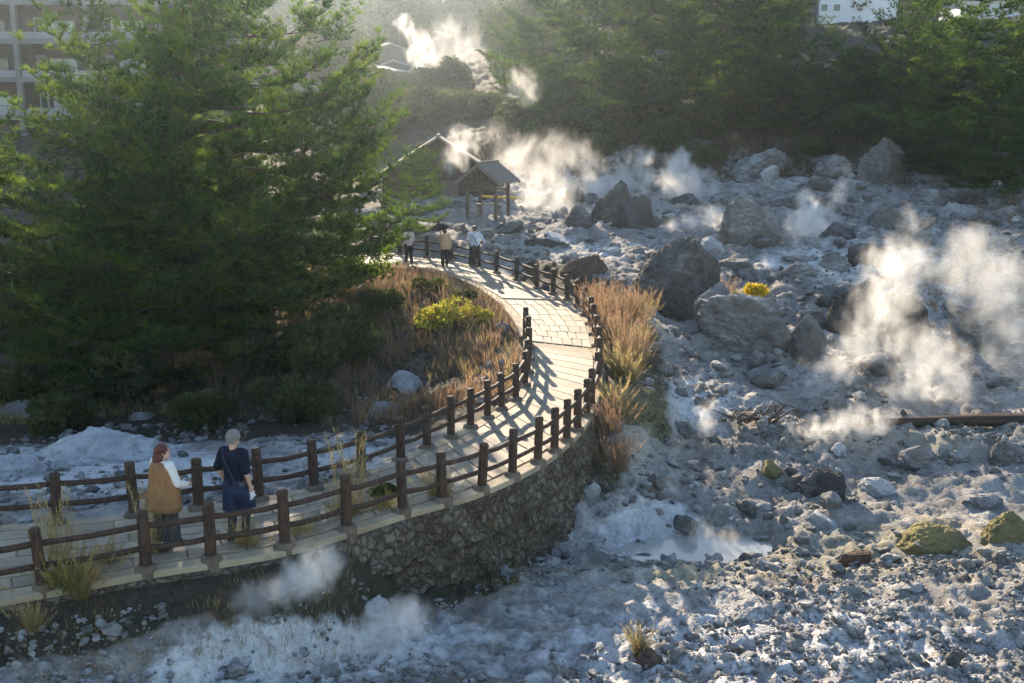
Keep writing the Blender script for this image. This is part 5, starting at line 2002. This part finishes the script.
def vest(mb, A):
    h, c, n = A('hips'), A('chest'), A('neck')
    mb.tube([(0, -.02, .66), (0, -.02, .74), (0, -.01, .92), (0, 0, 1.12), c + [0, -.01, .06], c + [0, -.01, .16], n + [0, -.01, -.015]], [.325, .33, .30, .265, .235, .185, .09], 22, sec=[(1, .72), (1, .72), (1, .72), (1, .72), (1, .70), (1, .66), (1, .9)])


def wide_skirt(mb, A):
    mb.tube([(0, 0, .17), (0, 0, .3), (0, .01, .6), (0, 0, .9), (0, 0, 1.0)], [.225, .225, .20, .185, .165], 20, sec=[(1, .85), (1, .85), (1, .82), (1, .76), (1, .75)])


g_ = lambda px, py: at_z(px, py, 0.006)
q = g_(168, 548)
make_person('woman with long reddish brown hair in a tan sleeveless wrap and white blouse, walking away', q, R(-38), 1.70, JW, .009,
            [('blouse', M['cream'], top(1.85, .9, .018)), ('wrap', M['tan'], vest), ('skirt', M['slate'], wide_skirt)], (M['hair_red'], hair_long), R(-38))

# man in navy
JM = dict(STAND)
JM.update(sh_l=(-.17, 0, 1.37), sh_r=(.17, 0, 1.37), el_r=(.25, -.06, 1.11), wr_r=(.235, .05, .86), el_l=(-.265, -.05, 1.11), wr_l=(-.25, .09, .88), kn_l=(-.08, .02, .49), an_l=(-.07, -.05, .09), kn_r=(.08, .14, .50), an_r=(.08, .10, .09))


def culottes(mb, A):
    mb.tube([(0, 0, .74), (0, 0, .84), (0, 0, .93), (0, 0, .99)], [.178, .182, .170, .148], 20, sec=[(1, .76), (1, .75), (1, .75), (1, .75)])
    for s in ('l', 'r'):
        h, k_ = A('hip_' + s), A('kn_' + s)
        d = 1 if s == 'r' else -1
        mb.tube([h + [0, 0, -.02], h * .5 + k_ * .5, k_ + [.012 * d, .0, .0], k_ + [.02 * d, -.005, -.05]], [.115, .122, .13, .132], 16)


def leggings(mb, A):
    for s in ('l', 'r'):
        limb(mb, [A('hip_' + s), A('kn_' + s), A('an_' + s) + [0, 0, .02]], [.095, .072, .052])


def strap(mb, A):
    P = [(-.13, -.06, 1.43), (-.07, -.135, 1.32), (.02, -.145, 1.15), (.09, -.14, 1.0), (.10, -.145, .9)]
    mb.tube([np.array(p) * [1, 1.12, 1] for p in P], [.011] * 5, 8)


q = g_(238, 539)
man = make_person('silver haired person in a navy t-shirt and navy knee length shorts holding white papers', q, R(-22), 1.80, JM, .009,
                  [('leggings', M['slate'], leggings), ('shorts', M['navy2'], culottes), ('shirt', M['navy'], top(.9, .86, .016, .92)), ('bag_strap', M['navy2'], strap)], (M['hair_grey'], hair_short), R(-8))
# papers in the right hand
mw = Matrix.Translation(Vector(q)) @ Matrix.Rotation(R(-22), 4, 'Z')
pp = mw @ Vector((.215, .065, .79))
mb = MB()
for k, (dx, rz_) in enumerate(((0, .25), (.012, -.1), (.02, .4))):
    mb.box((dx - .03, .004 * k, -.02), (.19, .003, .15), rot=Matrix.Rotation(rz_ + .4, 3, 'Y'))
o = mb.build('paper', cloth('white_paper', (.75, .75, .75), .04), None, False, tuple(pp), R(-10))
tag(o, 'folded white papers in the right hand of the silver haired person', 'papers')


def far_person(label, px, py, rz, h, J, clothes, hair, yaw=0.0):
    s = s_of_pixel(px, py, CEN)
    z = float(np.interp(s, SP, CEN[:, 2])) + .012
    return make_person(label, at_z(px, py, z), rz, h, J, .013, clothes, hair, yaw)


J1 = dict(STAND)
J1.update(kn_l=(-.08, .12, .5), an_l=(-.08, .16, .09), an_r=(.09, -.14, .11), el_r=(.24, .02, 1.1), wr_r=(.2, .2, 1.02))
M['pink'] = cloth('pale_pink_top', (0.55, 0.44, 0.42), .08)
M['beige'] = cloth('beige_jacket', (0.48, 0.33, 0.20), .1)
M['sky'] = cloth('pale_blue_shirt', (0.50, 0.56, 0.68), .06)
far_person('person in a pale pink top, leftmost of three at the upper fence', 409, 264, R(20), 1.55, J1, [('trousers', M['blackc'], trousers()), ('top', M['pink'], top(1.8, .86))], (M['hair_black'], hair_short))
J2 = dict(STAND)
J2.update(el_l=(-.24, .10, 1.18), wr_l=(-.17, .22, 1.42), hd_l=(0, 0, .8), kn_r=(.09, .08, .5), an_r=(.09, .1, .09), an_l=(-.09, -.08, .1))
p2 = far_person('person in a beige jacket under a black umbrella at the upper fence', 445, 267, R(8), 1.58, J2, [('trousers', M['blackc'], trousers()), ('jacket', M['beige'], top(1.9, .80, .03, 1.08))], (M['hair_black'], hair_short))
J3 = dict(STAND)
J3.update(el_l=(-.33, .06, 1.14), wr_l=(-.20, .22, 1.22), el_r=(.33, .06, 1.14), wr_r=(.20, .22, 1.22), hip_l=(-.1, 0, .9), kn_l=(-.16, .03, .49), an_l=(-.2, 0, .09), hip_r=(.1, 0, .9), kn_r=(.14, .02, .49), an_r=(.18, -.02, .09), hd_l=(.5, .3, .2), hd_r=(-.5, .3, .2))
far_person('man in a pale blue shirt standing with legs apart at the upper fence', 475, 267, R(-4), 1.70, J3, [('trousers', M['blackc'], trousers()), ('shirt', M['sky'], top(1.6, .87, .026)), ('camera_strap', M['blackc'], strap)], (M['hair_black'], hair_short))


def build_umbrella():
    k = p2.scale[0]
    b = Matrix.Translation(p2.location) @ Matrix.Rotation(R(8), 4, 'Z') @ Vector((-.17 * k, .24 * k, 1.50 * k))
    root = empty('umbrella', tuple(b))
    root.rotation_euler = (R(8), R(-8), 0)
    tag(root, 'open black umbrella held by the person in the beige jacket', 'umbrella')
    mb = MB()
    mb.tube([(0, 0, -.10), (0, 0, .42)], .009, 8)
    mb.build('shaft', M['blackc'], root)
    mb = MB()
    mb.tube([(0, 0, -.14), (0, 0, -.04)], .016, 8)
    mb.build('handle', M['fence'], root)
    n = 8
    V = []
    Rr = .40
    rows = 7
    for i in range(rows + 1):
        f = i / rows
        for j in range(n * 4):
            th = 2 * math.pi * j / (n * 4)
            sc = 1 - .06 * f * abs(math.sin(th * n / 2)) ** 1.0
            V.append((Rr * f * sc * math.cos(th), Rr * f * sc * math.sin(th), .40 - .22 * f ** 2 - (.0 if f < 1 else 0)))
    N = n * 4
    Fc = [(i * N + j, i * N + (j + 1) % N, (i + 1) * N + (j + 1) % N, (i + 1) * N + j) for i in range(1, rows) for j in range(N)]
    Fc += [(0, N + j, N + (j + 1) % N) for j in range(N)]
    me = make_mesh('canopy', V, Fc, M['blackc'], True)
    o = link('canopy', me, root)
    so = o.modifiers.new('s', 'SOLIDIFY')
    so.thickness = .004
    for j in range(n):
        th = 2 * math.pi * j / n
        mb = MB()
        mb.tube([(Rr * f * math.cos(th), Rr * f * math.sin(th), .39 - .22 * f * f) for f in (.02, .35, .7, .98)], .004, 5)
        mb.build('rib', M['shoe'], root)


build_umbrella()

# ------------------------------------------------------------------ steam


def steam_material(name, dens):
    t = NT(name)
    v = t.n('ShaderNodeVolumePrincipled')
    v.inputs['Color'].default_value = (0.97, 0.965, 0.955, 1)
    v.inputs['Density'].default_value = dens
    v.inputs['Anisotropy'].default_value = 0.35
    t.L(v.outputs[0], t.out.inputs['Volume'])
    return t.mat


def steam(label, d, puffs, dens=2.5, nsc=1.0, amp=2.1, seed=0, res=104, lo=.16, hi=1.12, depth=.25):
    """puffs: (px, py, radius in px) of the plume's bodies at distance d"""
    rr_ = random.Random(seed)
    B_ = []
    for i, (px, py, rp) in enumerate(puffs):
        r = 1.4 * rp * d / F
        q = at_d(px, py, d + rr_.uniform(-depth, depth) * r * 2)
        B_.append((q, r))
    rm = float(np.mean([b[1] for b in B_]))
    org = np.array(B_[0][0])
    B_ = [(q - org, r) for q, r in B_]
    pad = 1.4
    mn = np.min([q - r * pad for q, r in B_], axis=0)
    mx = np.max([q + r * pad for q, r in B_], axis=0)
    ng = bpy.data.node_groups.new('steam', 'GeometryNodeTree')
    ng.interface.new_socket('Geometry', in_out='INPUT', socket_type='NodeSocketGeometry')
    ng.interface.new_socket('Geometry', in_out='OUTPUT', socket_type='NodeSocketGeometry')
    N = ng.nodes
    Lk = ng.links.new
    gi = N.new('NodeGroupInput')
    go = N.new('NodeGroupOutput')
    pos = N.new('GeometryNodeInputPosition').outputs[0]

    def noise(vec, scale, det, rough, w):
        n = N.new('ShaderNodeTexNoise')
        n.noise_dimensions = '4D'
        n.inputs['W'].default_value = w
        Lk(vec, n.inputs['Vector'])
        n.inputs['Scale'].default_value = scale
        n.inputs['Detail'].default_value = det
        n.inputs['Roughness'].default_value = rough
        return n

    def mth(op, a, b=None, c=None):
        n = N.new('ShaderNodeMath')
        n.operation = op
        for s, v in zip(n.inputs, (a, b, c)):
            if v is None:
                continue
            if isinstance(v, (int, float)):
                s.default_value = v
            else:
                Lk(v, s)
        return n.outputs[0]
    # warp the space so the puffs curl
    wn = noise(pos, .8 / rm * nsc, 2, .5, seed * 1.7)
    sub = N.new('ShaderNodeVectorMath')
    sub.operation = 'SUBTRACT'
    Lk(wn.outputs['Color'], sub.inputs[0])
    sub.inputs[1].default_value = (.5, .5, .5)
    scl = N.new('ShaderNodeVectorMath')
    scl.operation = 'SCALE'
    Lk(sub.outputs[0], scl.inputs[0])
    scl.inputs['Scale'].default_value = rm * 1.1
    add = N.new('ShaderNodeVectorMath')
    add.operation = 'ADD'
    Lk(pos, add.inputs[0])
    Lk(scl.outputs[0], add.inputs[1])
    wp = add.outputs[0]
    S = None
    for q, r in B_:
        dn = N.new('ShaderNodeVectorMath')
        dn.operation = 'DISTANCE'
        Lk(wp, dn.inputs[0])
        dn.inputs[1].default_value = tuple(map(float, q))
        s = mth('SUBTRACT', 1.0, mth('DIVIDE', dn.outputs['Value'], float(r)))
        S = s if S is None else mth('SMOOTH_MAX', S, s, .25)
    mpn = N.new('ShaderNodeVectorMath')
    mpn.operation = 'MULTIPLY'
    Lk(wp, mpn.inputs[0])
    mpn.inputs[1].default_value = (1.25, 1.0, .7)
    f = noise(mpn.outputs[0], 1.9 / rm * nsc, 6, .66, seed * 3.1 + 2).outputs[0]
    v = mth('ADD', S, mth('MULTIPLY', mth('SUBTRACT', f, .5), amp * 1.6))
    mp = N.new('ShaderNodeMapRange')
    mp.interpolation_type = 'SMOOTHSTEP'
    Lk(v, mp.inputs['Value'])
    mp.inputs['From Min'].default_value = lo
    mp.inputs['From Max'].default_value = hi
    env = N.new('ShaderNodeMapRange')
    env.interpolation_type = 'SMOOTHSTEP'
    Lk(S, env.inputs['Value'])
    env.inputs['From Min'].default_value = 0.0
    env.inputs['From Max'].default_value = 0.22
    den = mth('MULTIPLY', mp.outputs[0], env.outputs[0])
    vc = N.new('GeometryNodeVolumeCube')
    Lk(den, vc.inputs['Density'])
    vc.inputs['Min'].default_value = tuple(map(float, mn))
    vc.inputs['Max'].default_value = tuple(map(float, mx))
    ext = mx - mn
    vs = ext.max() / (res * 1.15)
    for ax, e in zip('XYZ', ext):
        vc.inputs['Resolution ' + ax].default_value = max(8, int(e / vs))
    sm = N.new('GeometryNodeSetMaterial')
    mat = steam_material('steam', dens / max(rm, .15) * .6)
    sm.inputs['Material'].default_value = mat
    Lk(vc.outputs[0], sm.inputs[0])
    Lk(sm.outputs[0], go.inputs[0])
    vd = bpy.data.volumes.new('steam')
    vd.materials.append(mat)
    o = bpy.data.objects.new('steam', vd)
    C.objects.link(o)
    o.location = tuple(org)
    md = o.modifiers.new('shape', 'NODES')
    md.node_group = ng
    tag(o, label, 'steam', kind='stuff')
    return o


steam('tall white steam plume leaning up from the dead branches on the right slope', 30.0, [(786, 408, 16), (796, 400, 18), (806, 392, 21), (820, 380, 24), (838, 366, 24), (856, 350, 26), (868, 332, 28), (880, 312, 30), (890, 292, 32), (896, 272, 30), (886, 260, 24), (908, 252, 22), (915, 226, 14), (912, 214, 11)], .85, 1.0, seed=1, res=110)
steam('broad thinner steam rising right of the tallest plume', 29.6, [(880, 412, 14), (900, 396, 22), (916, 372, 28), (930, 350, 26), (945, 366, 26), (905, 340, 24), (955, 385, 22), (925, 400, 22)], .9, 1.0, seed=2, res=80)
steam('wide drifting steam at the right edge of the photo', 31.5, [(1015, 360, 26), (1012, 330, 30), (1000, 300, 34), (985, 275, 36), (970, 255, 30), (955, 262, 24), (1010, 270, 26), (1024, 390, 24), (965, 240, 18)], .8, .9, seed=3, res=90)
steam('low steam creeping over the ledge below the tallest plume', 27.0, [(795, 436, 12), (815, 434, 17), (840, 428, 19), (862, 424, 16), (882, 420, 13), (800, 448, 9)], 1.1, 1.0, seed=4, res=70)
steam('big bright steam bank between the pavilion and the pointed boulder', 60.0, [(535, 236, 22), (540, 215, 30), (545, 190, 34), (530, 168, 28), (560, 175, 30), (575, 160, 24), (510, 150, 18), (492, 135, 14), (590, 170, 22), (556, 150, 20), (525, 215, 24), (560, 210, 22)], .75, 1.2, seed=5, res=110)
steam('steam streaming from behind the pointed boulder', 63.0, [(600, 190, 20), (616, 182, 16), (630, 172, 15), (643, 162, 13), (648, 175, 12), (640, 190, 12)], 2.0, 1.0, seed=6, res=70)
steam('ragged steam puff behind the low flat dark boulder', 64.0, [(682, 192, 22), (676, 178, 20), (694, 184, 20), (684, 165, 15), (704, 190, 14), (712, 198, 10)], 3.6, 1.1, seed=7, res=80)
steam('round steam puff right of the cone boulder', 50.0, [(808, 236, 18), (818, 228, 20), (804, 222, 16), (812, 212, 14), (822, 240, 14), (806, 198, 9)], 3.4, 1.1, seed=8, res=70)
steam('thin wisp rising from the round puff right of the cone boulder', 51.0, [(828, 208, 9), (838, 196, 10), (846, 184, 9), (848, 170, 8)], 1.0, 1.0, seed=9, res=50)
steam('low steam trail in front of the cone boulder', 52.0, [(660, 238, 12), (674, 232, 13), (690, 226, 13), (706, 220, 13), (716, 212, 11), (655, 248, 9)], 1.6, 1.0, seed=10, res=70)
steam('small bright steam puff at the foot of the pointed boulder group', 49.0, [(622, 254, 8), (630, 250, 9), (640, 252, 8), (648, 246, 7)], 1.6, 1.0, seed=11, res=50)
steam('bright distant steam cloud below the far hillside', 128.0, [(448, 58, 20), (456, 44, 24), (468, 46, 16), (450, 30, 15), (440, 50, 14)], .5, 1.1, seed=12, res=80)
steam('thin distant steam left of the bright distant cloud', 130.0, [(422, 66, 10), (416, 52, 12), (424, 44, 12), (412, 32, 9), (404, 22, 8), (430, 58, 10)], 1.2, 1.0, seed=13, res=60)
steam('steam drifting up by the hut roof left of the pavilion', 60.0, [(455, 158, 15), (462, 146, 14), (448, 166, 10), (456, 134, 10), (468, 136, 10)], .8, 1.0, seed=14, res=60)
steam('wispy steam in front of the dark trees above the pavilion steam', 74.0, [(522, 82, 14), (530, 92, 12), (516, 74, 10)], .8, 1.0, seed=15, res=50)
steam('pale steam drifting below the near fence by the post right of the man', 15.1, [(238, 606, 16), (255, 600, 20), (275, 590, 22), (295, 582, 26), (315, 574, 26), (328, 562, 18), (308, 558, 14)], 2.6, 1.0, amp=1.2, seed=16, res=80)
steam('pale steam over the white crust at the bottom left', 15.0, [(360, 640, 20), (378, 630, 26), (400, 622, 28), (412, 612, 22), (395, 640, 22), (418, 632, 16)], 2.4, 1.0, amp=1.2, seed=17, res=80)
steam('thin wisp by the brown grey boulder right of the retaining wall', 27.0, [(700, 440, 9), (706, 426, 10), (704, 412, 10), (712, 404, 8)], 1.0, 1.0, seed=18, res=50)
steam('thin steam clinging to the slope right of the retaining wall', 26.0, [(644, 436, 12), (654, 450, 13), (668, 462, 12), (690, 456, 11), (676, 446, 10)], .7, 1.0, seed=19, res=60)
steam('flat mist over the hot pool', 21.5, [(640, 552, 16), (660, 550, 18), (685, 548, 18), (710, 546, 18), (730, 542, 15), (700, 535, 14), (670, 562, 12)], .55, 1.0, seed=20, res=70)
steam('small steam puff at the right edge beside the row of smooth boulders', 26.5, [(1014, 468, 14), (1022, 456, 16), (1024, 476, 12)], .9, 1.0, seed=21, res=50)
steam('small puff on the white ledge left of the golden shrub', 44.0, [(762, 272, 9), (770, 268, 9), (765, 262, 7)], 1.4, 1.0, seed=22, res=40)

# ------------------------------------------------------------------ haze
hm = NT('haze_air')
v = hm.n('ShaderNodeVolumePrincipled')
v.inputs['Color'].default_value = (0.72, 0.86, 1.0, 1)
v.inputs['Density'].default_value = 0.00024
v.inputs['Anisotropy'].default_value = 0.78
hm.L(v.outputs[0], hm.out.inputs['Volume'])
mb = MB()
mb.box((0, 220, 30), (640, 510, 74))
tag(mb.build('haze', hm.mat), 'thin pale haze filling the valley', 'haze', kind='stuff')

# ------------------------------------------------------------------ light
SUN_EL, SUN_AZ = R(18.0), R(-12.0)        # azimuth from +y towards +x
sd = Vector((math.sin(SUN_AZ) * math.cos(SUN_EL), math.cos(SUN_AZ) * math.cos(SUN_EL), math.sin(SUN_EL)))
sl = bpy.data.lights.new('sun', 'SUN')
sl.energy = 5.0
sl.angle = R(0.55)
sl.color = (1.0, 0.83, 0.62)
so = bpy.data.objects.new('sun', sl)
C.objects.link(so)
so.location = sd * 200
so.rotation_euler = sd.to_track_quat('Z', 'Y').to_euler()
w = bpy.data.worlds.new('World')
scn.world = w
w.use_nodes = True
nt = w.node_tree
bg = nt.nodes['Background']
sk = nt.nodes.new('ShaderNodeTexSky')
sk.sky_type = 'NISHITA'
sk.sun_disc = False
sk.sun_elevation = SUN_EL
sk.sun_rotation = SUN_AZ
sk.dust_density = 0.3
sk.ozone_density = 1.3
nt.links.new(sk.outputs[0], bg.inputs['Color'])
bg.inputs['Strength'].default_value = 0.115

vs = scn.view_settings
vs.view_transform = 'Standard'
vs.look = 'None'
vs.gamma = 1.0
vs.exposure = 1.55
cy = scn.cycles
scn.render.engine = 'CYCLES'
cy.use_denoising = True
cy.denoiser = 'OPENIMAGEDENOISE'
cy.max_bounces = 7
cy.diffuse_bounces = 3
cy.glossy_bounces = 2
cy.transmission_bounces = 4
cy.volume_bounces = 2
cy.transparent_max_bounces = 8
cy.volume_step_rate = 1.0
cy.volume_max_steps = 256
cy.use_adaptive_sampling = True
cy.adaptive_threshold = 0.02
cy.sample_clamp_indirect = 6.0
cy.use_fast_gi = False
